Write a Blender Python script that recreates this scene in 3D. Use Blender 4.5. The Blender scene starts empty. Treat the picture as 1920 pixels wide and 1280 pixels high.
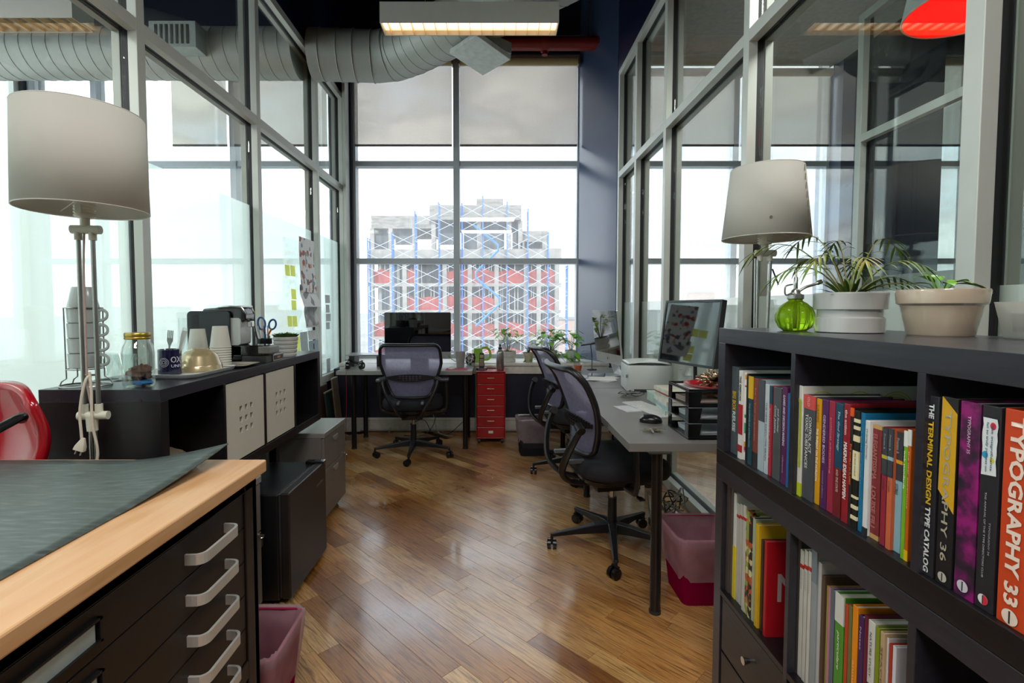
import bpy, math, random
from mathutils import Vector, Matrix
RN = random.Random(11)
PI = math.pi
rad = math.radians
sc = bpy.context.scene
COL = sc.collection
# ------------------------------------------------------------------ camera
cam_d = bpy.data.cameras.new('camera'); cam = bpy.data.objects.new('camera', cam_d); COL.objects.link(cam)
cam_d.sensor_width = 36; cam_d.lens = 940 / 1920 * 36
cam_d.shift_x = 33 / 1920; cam_d.shift_y = -19.3 / 1920
cam_d.clip_start = .02; cam_d.clip_end = 2000
cam.location = (0, 0, 1.30); cam.rotation_euler = (rad(90 - 2.6), 0, 0)
sc.camera = cam
sc.view_settings.view_transform = 'Standard'; sc.view_settings.look = 'None'
sc.view_settings.gamma = 1; sc.view_settings.use_curve_mapping = False
sc.view_settings.exposure = 0.42
try:
    sc.cycles.transparent_max_bounces = 32; sc.cycles.max_bounces = 10; sc.cycles.sample_clamp_indirect = 6
    sc.cycles.caustics_reflective = False; sc.cycles.caustics_refractive = False
except Exception: pass
# ------------------------------------------------------------------ sky: cloud deck, brighter towards the veiled sun on the left
W = bpy.data.worlds.new('sky'); sc.world = W; W.use_nodes = True
nt = W.node_tree; nt.nodes.clear()
def N(t, kind, **kw):
    n = t.nodes.new(kind)
    for k, v in kw.items(): setattr(n, k, v)
    return n
def math_(t, op, a, b=None, clamp=False):
    n = N(t, 'ShaderNodeMath', operation=op); n.use_clamp = clamp
    for i, v in enumerate((a, b)):
        if v is None: continue
        if isinstance(v, (int, float)): n.inputs[i].default_value = v
        else: t.links.new(v, n.inputs[i])
    return n.outputs[0]
def ramp(t, fac, stops):
    r = N(t, 'ShaderNodeValToRGB'); e = r.color_ramp.elements
    while len(e) < len(stops): e.new(.5)
    for k, (p, c) in enumerate(stops):
        e[k].position = p; e[k].color = tuple(c) + (1,) if len(c) == 3 else c
    t.links.new(fac, r.inputs[0]); return r.outputs[0]
tc = N(nt, 'ShaderNodeTexCoord'); mp = N(nt, 'ShaderNodeMapping'); mp.inputs['Scale'].default_value = (1, 1, 2.6)
nt.links.new(tc.outputs['Generated'], mp.inputs[0])
nz = N(nt, 'ShaderNodeTexNoise'); nz.inputs['Scale'].default_value = 3.6; nz.inputs['Detail'].default_value = 7; nz.inputs['Roughness'].default_value = .55
nt.links.new(mp.outputs[0], nz.inputs['Vector'])
cl = ramp(nt, nz.outputs['Fac'], [(.30, (.50, .66, .90)), (.42, (.72, .80, .92)), (.50, (.62, .63, .67)), (.57, (.86, .86, .88)), (.66, (1.0, 1.0, 1.0))])
sep = N(nt, 'ShaderNodeSeparateXYZ'); nt.links.new(tc.outputs['Generated'], sep.inputs[0])
gl = math_(nt, 'MULTIPLY_ADD', sep.outputs[0], -1.7); gl.node.inputs[2].default_value = 1.0
gl = math_(nt, 'MAXIMUM', gl, .60)
bg = N(nt, 'ShaderNodeBackground'); nt.links.new(cl, bg.inputs[0])
st = math_(nt, 'MULTIPLY', gl, 1.9); nt.links.new(st, bg.inputs[1])
wo = N(nt, 'ShaderNodeOutputWorld'); nt.links.new(bg.outputs[0], wo.inputs[0])
# thin sun from behind the building we stand in, on the facade opposite
sd = bpy.data.lights.new('sun', 'SUN'); sd.energy = 2.6; sd.angle = rad(6); sd.color = (1, .97, .92)
so = bpy.data.objects.new('sun', sd); COL.objects.link(so)
so.rotation_euler = Vector((-.12, .8, -.55)).to_track_quat('-Z', 'Y').to_euler()
def area(name, loc, to, sx, sy, e, col=(1, 1, 1), portal=False):
    d = bpy.data.lights.new(name, 'AREA'); d.shape = 'RECTANGLE'; d.size = sx; d.size_y = sy; d.energy = e; d.color = col
    o = bpy.data.objects.new(name, d); COL.objects.link(o); o.location = loc
    o.rotation_euler = Vector(to).to_track_quat('-Z', 'Y').to_euler()
    if portal: d.cycles.is_portal = True
    return o
area('window_portal', (0, 5.86, 2.45), (0, -1, 0), 10.6, 3.4, 1, portal=True)
area('window_portal', (-5.32, 1.4, 2.45), (1, 0, 0), 8.6, 3.4, 1, portal=True)
# unseen fill lights added at ceiling height to brighten the rooms
WARM = (1, .86, .68); NEUT = (1, .965, .93)
area('fill_light', (-.2, .2, 3.3), (0, 0, -1), 1.3, .5, 30, NEUT)
area('fill_light', (-.2, -1.6, 3.3), (0, 0, -1), 1.3, .5, 50, NEUT)
area('fill_light', (-3.6, 1.0, 3.3), (0, 0, -1), 1.3, .5, 70, NEUT)
area('fill_light', (2.2, 1.6, 3.5), (0, 0, -1), .9, .9, 60, NEUT)

# ------------------------------------------------------------------ helpers
def lin(h):
    h = h.lstrip('#'); v = [int(h[i:i + 2], 16) / 255 for i in (0, 2, 4)]
    return tuple(c / 12.92 if c <= .04045 else ((c + .055) / 1.055) ** 2.4 for c in v)
MC = {}
def M(hexc, rough=.5, metal=0, var=.10, scale=25, bump=0, stretch=None, coat=0, alpha=None, spec=.5, emit=0):
    key = (hexc, rough, metal, var, scale, bump, stretch, coat, spec, emit)
    if key in MC: return MC[key]
    m = bpy.data.materials.new('surface_' + hexc.strip('#')); m.use_nodes = True; t = m.node_tree
    b = t.nodes['Principled BSDF']; c = lin(hexc)
    tx = N(t, 'ShaderNodeTexCoord'); mp = N(t, 'ShaderNodeMapping'); t.links.new(tx.outputs['Object'], mp.inputs[0])
    mp.inputs['Scale'].default_value = stretch or (1, 1, 1)
    n = N(t, 'ShaderNodeTexNoise'); n.inputs['Scale'].default_value = scale; n.inputs['Detail'].default_value = 4
    t.links.new(mp.outputs[0], n.inputs['Vector'])
    lo = tuple(x * (1 - var) for x in c); hi = tuple(min(1, x * (1 + var)) for x in c)
    t.links.new(ramp(t, n.outputs['Fac'], [(.3, lo), (.7, hi)]), b.inputs['Base Color'])
    b.inputs['Roughness'].default_value = rough; b.inputs['Metallic'].default_value = metal
    b.inputs['Coat Weight'].default_value = coat; b.inputs['Specular IOR Level'].default_value = spec
    if emit:
        b.inputs['Emission Color'].default_value = c + (1,); b.inputs['Emission Strength'].default_value = emit
    if bump:
        bp = N(t, 'ShaderNodeBump'); bp.inputs['Strength'].default_value = bump; bp.inputs['Distance'].default_value = .004
        t.links.new(n.outputs['Fac'], bp.inputs['Height']); t.links.new(bp.outputs[0], b.inputs['Normal'])
    MC[key] = m; return m
def schlick(t, f0=.04, k=1.0):
    g = N(t, 'ShaderNodeNewGeometry'); d = N(t, 'ShaderNodeVectorMath', operation='DOT_PRODUCT')
    t.links.new(g.outputs['Normal'], d.inputs[0]); t.links.new(g.outputs['Incoming'], d.inputs[1])
    a = math_(t, 'ABSOLUTE', d.outputs['Value']); a = math_(t, 'SUBTRACT', 1.0, a, True); a = math_(t, 'POWER', a, 5.0)
    a = math_(t, 'MULTIPLY_ADD', a, (1 - f0) * k); a.node.inputs[2].default_value = f0; return a
def glassmat(name, tint, rough=.0, f0=.045, k=.8):
    if name in MC: return MC[name]
    m = bpy.data.materials.new(name); m.use_nodes = True; t = m.node_tree; t.nodes.clear()
    tr = N(t, 'ShaderNodeBsdfTransparent'); tr.inputs[0].default_value = tint + (1,)
    gl = N(t, 'ShaderNodeBsdfGlossy'); gl.inputs['Roughness'].default_value = rough; gl.inputs[0].default_value = (1, 1, 1, 1)
    mx = N(t, 'ShaderNodeMixShader'); t.links.new(schlick(t, f0, k), mx.inputs[0])
    t.links.new(tr.outputs[0], mx.inputs[1]); t.links.new(gl.outputs[0], mx.inputs[2])
    o = N(t, 'ShaderNodeOutputMaterial'); t.links.new(mx.outputs[0], o.inputs[0]); MC[name] = m; return m
def veil(name, hexc, trans=.4, tl=.5, tint=(1, 1, 1), scale=40, var=.05, weave=0):
    """part see-through, part translucent sheet: film, blind cloth, bin liner, chair mesh"""
    if name in MC: return MC[name]
    m = bpy.data.materials.new(name); m.use_nodes = True; t = m.node_tree; t.nodes.clear(); c = lin(hexc)
    tx = N(t, 'ShaderNodeTexCoord'); n = N(t, 'ShaderNodeTexNoise'); n.inputs['Scale'].default_value = scale
    t.links.new(tx.outputs['Object'], n.inputs['Vector'])
    colr = ramp(t, n.outputs['Fac'], [(.3, tuple(x * (1 - var) for x in c)), (.7, tuple(min(1, x * (1 + var)) for x in c))])
    tr = N(t, 'ShaderNodeBsdfTransparent'); tr.inputs[0].default_value = tint + (1,)
    tn = N(t, 'ShaderNodeBsdfTranslucent'); df = N(t, 'ShaderNodeBsdfDiffuse')
    t.links.new(colr, tn.inputs[0]); t.links.new(colr, df.inputs[0])
    a = N(t, 'ShaderNodeMixShader'); a.inputs[0].default_value = 1 - tl; t.links.new(tn.outputs[0], a.inputs[1]); t.links.new(df.outputs[0], a.inputs[2])
    b = N(t, 'ShaderNodeMixShader'); b.inputs[0].default_value = 1 - trans; t.links.new(tr.outputs[0], b.inputs[1]); t.links.new(a.outputs[0], b.inputs[2])
    if weave:
        w1 = N(t, 'ShaderNodeTexWave', wave_type='BANDS', bands_direction='DIAGONAL'); w1.inputs['Scale'].default_value = weave
        t.links.new(tx.outputs['Object'], w1.inputs['Vector'])
        f = math_(t, 'GREATER_THAN', w1.outputs['Fac'], .5); f = math_(t, 'MULTIPLY_ADD', f, trans * .9); f.node.inputs[2].default_value = 1 - trans * 1.4
        t.links.new(f, b.inputs[0])
    o = N(t, 'ShaderNodeOutputMaterial'); t.links.new(b.outputs[0], o.inputs[0]); MC[name] = m; return m
def patmat(name, stops, scale=6, rough=.5, kind='noise', stretch=(1, 1, 1), dist=0):
    if name in MC: return MC[name]
    m = bpy.data.materials.new(name); m.use_nodes = True; t = m.node_tree; b = t.nodes['Principled BSDF']
    tx = N(t, 'ShaderNodeTexCoord'); mp = N(t, 'ShaderNodeMapping'); t.links.new(tx.outputs['Object'], mp.inputs[0]); mp.inputs['Scale'].default_value = stretch
    if kind == 'noise':
        n = N(t, 'ShaderNodeTexNoise'); n.inputs['Scale'].default_value = scale; n.inputs['Detail'].default_value = 6; n.inputs['Distortion'].default_value = dist; f = n.outputs['Fac']
    else:
        n = N(t, 'ShaderNodeTexVoronoi'); n.inputs['Scale'].default_value = scale; f = n.outputs['Color']
        s = N(t, 'ShaderNodeSeparateColor'); t.links.new(f, s.inputs[0]); f = s.outputs[0]
    t.links.new(mp.outputs[0], n.inputs['Vector'])
    out = ramp(t, f, [(p, lin(c)) for p, c in stops])
    if kind != 'noise': out.node.color_ramp.interpolation = 'CONSTANT'
    t.links.new(out, b.inputs['Base Color']); b.inputs['Roughness'].default_value = rough
    MC[name] = m; return m

class B:
    def __init__(s, mx=None): s.v = []; s.f = []; s.mx = mx
    def add(s, vs, fs, mx=None):
        k = len(s.v)
        for p in vs:
            p = Vector(p)
            if mx is not None: p = mx @ p
            if s.mx is not None: p = s.mx @ p
            s.v.append(tuple(p))
        s.f += [tuple(i + k for i in f) for f in fs]; return s
    def box(s, x0, x1, y0, y1, z0, z1, mx=None):
        return s.add([(x0, y0, z0), (x1, y0, z0), (x1, y1, z0), (x0, y1, z0), (x0, y0, z1), (x1, y0, z1), (x1, y1, z1), (x0, y1, z1)],
                     [(0, 3, 2, 1), (4, 5, 6, 7), (0, 1, 5, 4), (1, 2, 6, 5), (2, 3, 7, 6), (3, 0, 4, 7)], mx)
    def cyl(s, p0, p1, r0, r1=None, n=16, caps=True):
        r1 = r0 if r1 is None else r1; p0 = Vector(p0); p1 = Vector(p1); q = (p1 - p0).to_track_quat('Z', 'Y')
        vs = []
        for p, r in ((p0, r0), (p1, r1)):
            for i in range(n):
                a = 2 * PI * i / n; vs.append(p + q @ Vector((r * math.cos(a), r * math.sin(a), 0)))
        fs = [(i, (i + 1) % n, n + (i + 1) % n, n + i) for i in range(n)]
        if caps: fs += [tuple(range(n - 1, -1, -1)), tuple(range(n, 2 * n))]
        return s.add(vs, fs)
    def tube(s, pts, r, n=8, closed=False):
        pts = [Vector(p) for p in pts]; m = len(pts); vs = []; up = Vector((.0123, .0321, 1)).normalized(); prev = None
        for i, p in enumerate(pts):
            a = pts[(i - 1) % m] if closed or i else p; b = pts[(i + 1) % m] if closed or i < m - 1 else p
            d = (b - a).normalized()
            if prev is None:
                x = d.cross(up)
                if x.length < .1: x = d.cross(Vector((1, 0, 0)))
            else:
                x = prev - d * prev.dot(d)
            x.normalize(); prev = x; y = d.cross(x)
            rr = r[i] if isinstance(r, (list, tuple)) else r
            rx, ry = rr if isinstance(rr, tuple) else (rr, rr)
            for k in range(n):
                t = 2 * PI * k / n; vs.append(p + x * rx * math.cos(t) + y * ry * math.sin(t))
        fs = []
        for i in range(m if closed else m - 1):
            j = (i + 1) % m
            for k in range(n): l = (k + 1) % n; fs.append((i * n + k, i * n + l, j * n + l, j * n + k))
        if not closed: fs += [tuple(range(n - 1, -1, -1)), tuple(range((m - 1) * n, m * n))]
        return s.add(vs, fs)
    def lathe(s, prof, n=24, c=(0, 0, 0), sq=None):
        vs = []
        for r, z in prof:
            for i in range(n):
                a = 2 * PI * i / n; vs.append((c[0] + r * math.cos(a), c[1] + r * math.sin(a), c[2] + z))
        fs = []
        for j in range(len(prof) - 1):
            for i in range(n): k = (i + 1) % n; fs.append((j * n + i, j * n + k, (j + 1) * n + k, (j + 1) * n + i))
        if prof[0][0] > 1e-4: fs.append(tuple(range(n - 1, -1, -1)))
        if prof[-1][0] > 1e-4: fs.append(tuple(range((len(prof) - 1) * n, len(prof) * n)))
        return s.add(vs, fs)
    def shell(s, prof, n=24, c=(0, 0, 0)):
        vs = []
        for r, z in prof:
            for i in range(n):
                a = 2 * PI * i / n; vs.append((c[0] + r * math.cos(a), c[1] + r * math.sin(a), c[2] + z))
        fs = []
        for j in range(len(prof) - 1):
            for i in range(n): k = (i + 1) % n; fs.append((j * n + i, j * n + k, (j + 1) * n + k, (j + 1) * n + i))
        return s.add(vs, fs)
    def prism(s, poly, h0, h1, ax='z', mx=None):
        def P(a, b, h): return {'z': (a, b, h), 'y': (a, h, b), 'x': (h, a, b)}[ax]
        n = len(poly); vs = [P(a, b, h0) for a, b in poly] + [P(a, b, h1) for a, b in poly]
        fs = [(i, (i + 1) % n, n + (i + 1) % n, n + i) for i in range(n)] + [tuple(range(n - 1, -1, -1)), tuple(range(n, 2 * n))]
        return s.add(vs, fs, mx)
    def loft(s, rings, caps=(1, 1)):
        n = len(rings[0]); vs = [p for r in rings for p in r]; fs = []
        for j in range(len(rings) - 1):
            for i in range(n): k = (i + 1) % n; fs.append((j * n + i, j * n + k, (j + 1) * n + k, (j + 1) * n + i))
        if caps[0]: fs.append(tuple(range(n - 1, -1, -1)))
        if caps[1]: fs.append(tuple(range((len(rings) - 1) * n, len(rings) * n)))
        return s.add(vs, fs)
    def grid(s, fn, nu, nv):
        vs = [fn(i / nu, j / nv) for j in range(nv + 1) for i in range(nu + 1)]
        return s.add(vs, [(j * (nu + 1) + i, j * (nu + 1) + i + 1, (j + 1) * (nu + 1) + i + 1, (j + 1) * (nu + 1) + i) for j in range(nv) for i in range(nu)])
    def mesh(s, smooth=True, ang=40):
        me = bpy.data.meshes.new('mesh'); me.from_pydata(s.v, [], s.f); me.validate(); me.update()
        if smooth:
            me.polygons.foreach_set('use_smooth', [True] * len(me.polygons)); me.set_sharp_from_angle(angle=rad(ang))
        return me
    def obj(s, name, mat, parent=None, bevel=0, smooth=True, solid=0, loc=None, ang=40):
        return put(s.mesh(smooth, ang), name, mat, parent, bevel, solid, loc)
def put(me, name, mat, parent=None, bevel=0, solid=0, loc=None):
    if not me.materials: me.materials.append(mat)
    me.name = name
    o = bpy.data.objects.new(name, me); COL.objects.link(o)
    if parent: o.parent = parent
    if loc is not None: o.location = loc
    if solid:
        md = o.modifiers.new('s', 'SOLIDIFY'); md.thickness = solid; md.offset = 0
    if bevel:
        md = o.modifiers.new('b', 'BEVEL'); md.width = bevel; md.segments = 2; md.limit_method = 'ANGLE'; md.angle_limit = rad(40)
    return o
def tag(o, label=None, cat=None, group=None, kind=None):
    if label: o['label'] = label
    if cat: o['category'] = cat
    if group: o['group'] = group
    if kind: o['kind'] = kind
    return o
def T(name, label, cat, loc=(0, 0, 0), rz=0, group=None):
    o = bpy.data.objects.new(name, None); COL.objects.link(o); o.empty_display_size = .05
    o.location = loc; o.rotation_euler = (0, 0, rad(rz)); return tag(o, label, cat, group)
def S(name, loc=(0, 0, 0)):
    o = bpy.data.objects.new(name, None); COL.objects.link(o); o.location = loc; return tag(o, kind='structure')
def sb(name, mat, *boxes, parent=None, bevel=0):
    b = B()
    for q in boxes: b.box(*q)
    o = b.obj(name, mat, parent, bevel, smooth=False)
    if parent is None: tag(o, kind='structure')
    return o
def dup(root, loc, rz, label=None, group=None):
    r = root.copy(); COL.objects.link(r); r.location = loc; r.rotation_euler = (0, 0, rad(rz))
    if label: r['label'] = label
    if group: r['group'] = group
    for ch in list(root.children):
        c = ch.copy(); COL.objects.link(c); c.parent = r
        for g in list(ch.children):
            d = g.copy(); COL.objects.link(d); d.parent = c
    return r
TXC = {}
def text(s, w, h, mat, parent, mx, name='lettering', keep=False, spacing=1.0, bend=None, shear=0, bold=.012):
    """flat print fitted to a w x h box centred on mx (x along the line, y up the letters)"""
    cu = bpy.data.curves.new('t', 'FONT'); cu.body = s; cu.space_character = spacing; cu.resolution_u = 2; cu.shear = shear; cu.space_line = .9; cu.offset = bold
    ob = bpy.data.objects.new('t', cu); me = bpy.data.meshes.new_from_object(ob); bpy.data.objects.remove(ob)
    xs = [v.co.x for v in me.vertices]; ys = [v.co.y for v in me.vertices]
    x0, x1, y0, y1 = min(xs), max(xs), min(ys), max(ys); kx = w / (x1 - x0); ky = h / (y1 - y0)
    if keep: kx = ky = min(kx, ky)
    for v in me.vertices:
        p = Vector(((v.co.x - (x0 + x1) / 2) * kx, (v.co.y - (y0 + y1) / 2) * ky, 0))
        v.co = bend(p) if bend else mx @ p
    me.materials.clear(); return put(me, name, mat, parent)
def frame(o, xd, yd):
    """matrix: origin o, local x along xd, local y along yd"""
    x = Vector(xd).normalized(); y = Vector(yd).normalized(); z = x.cross(y)
    m = Matrix((x, y, z)).transposed().to_4x4(); m.translation = Vector(o); return m
def holes(b, xs, zs, skip, y0, y1, mx=None):
    """plate in x-z made of cells, some left open"""
    for i in range(len(xs) - 1):
        for j in range(len(zs) - 1):
            if (i, j) not in skip: b.box(xs[i], xs[i + 1], y0, y1, zs[j], zs[j + 1], mx)
    return b
def rrect(w, d, r, z, n=4, cx=0, cy=0):
    out = []
    for k, (sx, sy) in enumerate(((1, 1), (-1, 1), (-1, -1), (1, -1))):
        for i in range(n + 1):
            a = PI / 2 * (k + i / n); out.append((cx + sx * (w / 2 - r) + r * math.cos(a), cy + sy * (d / 2 - r) + r * math.sin(a), z))
    return out
def spline(pts, n=8):
    pts = [Vector(p) for p in pts]; P = [pts[0]] + pts + [pts[-1]]; out = []
    for i in range(1, len(P) - 2):
        for k in range(n):
            t = k / n; a, b_, c, d = P[i - 1:i + 3]
            out.append(.5 * ((2 * b_) + (c - a) * t + (2 * a - 5 * b_ + 4 * c - d) * t * t + (3 * b_ - a - 3 * c + d) * t ** 3))
    return out + [pts[-1]]
def blob(b, c, sx, sy, sz, amp=.2, nu=20, nv=12, seed=1, freq=3, flat=None):
    from mathutils import noise
    vs = []
    for j in range(nv + 1):
        th = PI * j / nv
        for i in range(nu):
            ph = 2 * PI * i / nu; d = Vector((math.sin(th) * math.cos(ph), math.sin(th) * math.sin(ph), math.cos(th)))
            k = 1 + amp * noise.noise(d * freq + Vector((seed * 7.3, 0, 0))) * 2
            p = Vector((c[0] + d.x * sx * k, c[1] + d.y * sy * k, c[2] + d.z * sz * k))
            if flat is not None: p.z = max(p.z, flat)
            vs.append(p)
    return b.add(vs, [(j * nu + i, (j + 1) * nu + i, (j + 1) * nu + (i + 1) % nu, j * nu + (i + 1) % nu) for j in range(nv) for i in range(nu)])
def leaf(b, p, d, L, w, droop=.3, fold=.15, n=5):
    """one leaf blade from p heading d"""
    p = Vector(p); d = Vector(d).normalized(); side = d.cross(Vector((0, 0, 1)))
    if side.length < .05: side = Vector((1, 0, 0))
    side.normalize(); up = side.cross(d); vs = []; fs = []
    for i in range(n + 1):
        t = i / n; c = p + d * L * t - Vector((0, 0, 1)) * droop * L * t * t
        ww = w * (math.sin(PI * min(1, t * .92 + .08)) ** .8) * (1 - .25 * t) if i < n else 0.0005
        vs += [c - side * ww + up * fold * ww, c, c + side * ww + up * fold * ww]
        if i: k = 3 * (i - 1); fs += [(k, k + 1, k + 4, k + 3), (k + 1, k + 2, k + 5, k + 4)]
    return b.add(vs, fs)
# shared materials
ALU = M('c4c6bf', .42, .15, .03, 8)
ALUD = M('9a9c95', .45, .15, .03, 8)
GASK = M('101114', .6)
NAVY = M('161b38', .30, 0, .06, 6, spec=.5)
NAVYD = M('12142a', .55, 0, .06, 5)
WHITE = M('dcdad4', .45)
BLK = M('101013', .45)
BLKG = M('0b0b0e', .12, coat=.6)
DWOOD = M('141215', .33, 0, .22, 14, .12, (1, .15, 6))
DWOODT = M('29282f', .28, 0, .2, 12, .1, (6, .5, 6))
CHROME = M('c9c9c6', .18, 1, .03)
STEEL = M('a6a6a2', .3, 1, .05)
GLASS = glassmat('partition_glass', (.90, .945, .925), 0, .045, .9)
WGLASS = glassmat('window_glass', (.95, .975, .97), 0, .04, .5)
def dusty():  # streaky dust, also a white veil standing in for bright haze outside
    t = WGLASS.node_tree; o = [n for n in t.nodes if n.type == 'OUTPUT_MATERIAL'][0]; src = o.inputs[0].links[0].from_socket
    tx = N(t, 'ShaderNodeTexCoord'); mp = N(t, 'ShaderNodeMapping'); mp.inputs['Scale'].default_value = (30, 1, 2.5); t.links.new(tx.outputs['Object'], mp.inputs[0])
    n = N(t, 'ShaderNodeTexNoise'); n.inputs['Scale'].default_value = 1.6; n.inputs['Detail'].default_value = 5; t.links.new(mp.outputs[0], n.inputs['Vector'])
    f = math_(t, 'MULTIPLY_ADD', n.outputs['Fac'], .14); f.node.inputs[2].default_value = .035
    tl = N(t, 'ShaderNodeBsdfTranslucent'); tl.inputs[0].default_value = (.95, .96, .97, 1); mx = N(t, 'ShaderNodeMixShader'); t.links.new(f, mx.inputs[0]); t.links.new(src, mx.inputs[1]); t.links.new(tl.outputs[0], mx.inputs[2]); t.links.new(mx.outputs[0], o.inputs[0])
dusty()
CGLASS = glassmat('clear_glass', (.93, .96, .95), 0, .08, .8)
FILM = veil('frosted_film', 'eef5f3', .42, .85, (.96, 1, .99), 2, .02)
BLIND = veil('blind_cloth', 'b5ada3', .46, .6, (.98, .955, .925), 90, .04)
LINER = veil('bin_liner', 'e3d0d8', .55, .5, (1, .95, .97), 14, .14)
PAPER = M('d9d8d4', .7, 0, .04)
# ------------------------------------------------------------------ floor: oak strip laid on the diagonal
def woodmat():
    m = bpy.data.materials.new('oak_strip'); m.use_nodes = True; t = m.node_tree; b = t.nodes['Principled BSDF']; L = t.links.new
    tx = N(t, 'ShaderNodeTexCoord'); oi = N(t, 'ShaderNodeObjectInfo')
    off = N(t, 'ShaderNodeVectorMath', operation='MULTIPLY'); L(oi.outputs['Location'], off.inputs[0]); off.inputs[1].default_value = (3.1, 5.7, 2)
    ad = N(t, 'ShaderNodeVectorMath', operation='ADD'); L(tx.outputs['Object'], ad.inputs[0]); L(off.outputs[0], ad.inputs[1])
    mp = N(t, 'ShaderNodeMapping'); mp.inputs['Scale'].default_value = (1.2, 14, 1); L(ad.outputs[0], mp.inputs[0])
    n1 = N(t, 'ShaderNodeTexNoise'); n1.inputs['Scale'].default_value = 3.0; n1.inputs['Detail'].default_value = 7; n1.inputs['Distortion'].default_value = 1.6; L(mp.outputs[0], n1.inputs['Vector'])
    mp2 = N(t, 'ShaderNodeMapping'); mp2.inputs['Scale'].default_value = (5, 120, 1); L(ad.outputs[0], mp2.inputs[0])
    n2 = N(t, 'ShaderNodeTexNoise'); n2.inputs['Scale'].default_value = 1.5; n2.inputs['Detail'].default_value = 3; L(mp2.outputs[0], n2.inputs['Vector'])
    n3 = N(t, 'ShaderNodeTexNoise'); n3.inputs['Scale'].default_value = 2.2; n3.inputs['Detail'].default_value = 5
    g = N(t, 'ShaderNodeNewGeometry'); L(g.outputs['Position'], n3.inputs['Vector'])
    base = ramp(t, oi.outputs['Random'], [(0, lin('8f5e30')), (.2, lin('c08849')), (.45, lin('d0a468')), (.7, lin('ad783f')), (1, lin('dcb580'))])
    gr = ramp(t, n1.outputs['Fac'], [(.30, (.32, .26, .20)), (.42, (.82, .78, .74)), (.50, (1.05, 1.05, 1.05)), (.56, (.80, .76, .72)), (.64, (1.05, 1.05, 1.05)), (.75, (.55, .50, .45))])
    fine = ramp(t, n2.outputs['Fac'], [(.34, (.42, .34, .27)), (.47, (.95, .92, .9)), (.62, (1.12, 1.12, 1.12))])
    wear_sheen = ramp(t, n3.outputs['Fac'], [(.36, (.80, .76, .72)), (.5, (1.0, 1.0, 1.0)), (.64, (1.22, 1.30, 1.42))])  # worn patches; the whitened end also paints blotchy window sheen into the colour
    c = base
    for x in (gr, fine, wear_sheen):
        mx = N(t, 'ShaderNodeMix', data_type='RGBA', blend_type='MULTIPLY'); mx.inputs[0].default_value = .85 if x is not wear_sheen else 1
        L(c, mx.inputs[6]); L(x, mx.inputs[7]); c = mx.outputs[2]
    L(c, b.inputs['Base Color'])
    r = math_(t, 'MULTIPLY_ADD', n3.outputs['Fac'], .5); r.node.inputs[2].default_value = .10; L(r, b.inputs['Roughness'])
    b.inputs['Specular IOR Level'].default_value = .6; b.inputs['Coat Weight'].default_value = 1.0; b.inputs['Coat IOR'].default_value = 1.75
    L(ramp(t, n3.outputs['Fac'], [(.35, (.08, .08, .08)), (.6, (.26, .26, .26))]), b.inputs['Coat Roughness'])
    bp = N(t, 'ShaderNodeBump'); bp.inputs['Strength'].default_value = .25; bp.inputs['Distance'].default_value = .002
    L(n2.outputs['Fac'], bp.inputs['Height'])
    bp2 = N(t, 'ShaderNodeBump'); bp2.inputs['Strength'].default_value = .35; bp2.inputs['Distance'].default_value = .01
    L(n3.outputs['Fac'], bp2.inputs['Height']); L(bp.outputs[0], bp2.inputs['Normal']); L(bp2.outputs[0], b.inputs['Normal'])
    return m
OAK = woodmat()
floor = sb('floor', M('2a1a0e', .8), (-5.4, 5.6, -3.2, 6.0, -.2, -.014))
PW = .088; PLM = {}
def plank_mesh(Lk):
    if Lk not in PLM:
        b = B(); w = PW / 2 - .0004; l = Lk / 100 / 2 - .0004; c = .0008
        b.loft([[(sx * (l - q * .6), sy * (w - q * .6), z) for sx, sy in ((-1, -1), (1, -1), (1, 1), (-1, 1))] for z, q in ((-.013, 0), (-c, 0), (0, c))], (0, 1))
        PLM[Lk] = b.mesh(False)
    return PLM[Lk]
ca, sa = math.cos(rad(-46)), math.sin(rad(-46)); rest = B(); cand = []
for i in range(-70, 90):
    v = (i + .5) * PW; u = -9.0 + RN.random() * .6
    while u < 9:
        Lk = RN.choice((45, 60, 75, 90, 110)); c = u + Lk / 200; u += Lk / 100
        x = c * ca - v * sa; y = c * sa + v * ca; h = Lk / 200 * .72
        if x - h < -5.3 or x + h > 5.5 or y - h < -2.9 or y + h > 5.75: continue
        cand.append((x, y, Lk))
near = [q for q in cand if -1.35 < q[0] < 1.95 and .95 < q[1] < 5.1 and abs(q[0]) < q[1] * .75 + .5]
near.sort(key=lambda q: q[1]); near = near[:298]; ns = set(near)
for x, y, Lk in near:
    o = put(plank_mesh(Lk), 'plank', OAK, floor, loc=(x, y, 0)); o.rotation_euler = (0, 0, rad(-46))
for x, y, Lk in cand:
    if (x, y, Lk) in ns: continue
    h = Lk / 200 - .0007; w = PW / 2 - .0007
    pts = [(x + a * h * ca - b_ * w * sa, y + a * h * sa + b_ * w * ca) for a, b_ in ((-1, -1), (1, -1), (1, 1), (-1, 1))]
    rest.prism(pts, -.013, 0)
OAKF = patmat('oak_far', [(.3, '7d4f22'), (.5, 'a8713a'), (.7, 'b98a4c')], 5, .3)
tag(rest.obj('plank_field', OAKF, floor, smooth=False), kind='stuff')
# ------------------------------------------------------------------ shell
sb('ceiling', M('0d0e1c', .8), (-5.5, 5.7, -3.2, 6.1, 4.75, 4.85))
sb('wall_back', M('6d6a66', .8), (-5.5, 5.7, -3.25, -3.15, 0, 4.8))
sb('wall_far_right', NAVY, (5.55, 5.65, -3.2, 6, 0, 4.8))
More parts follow.
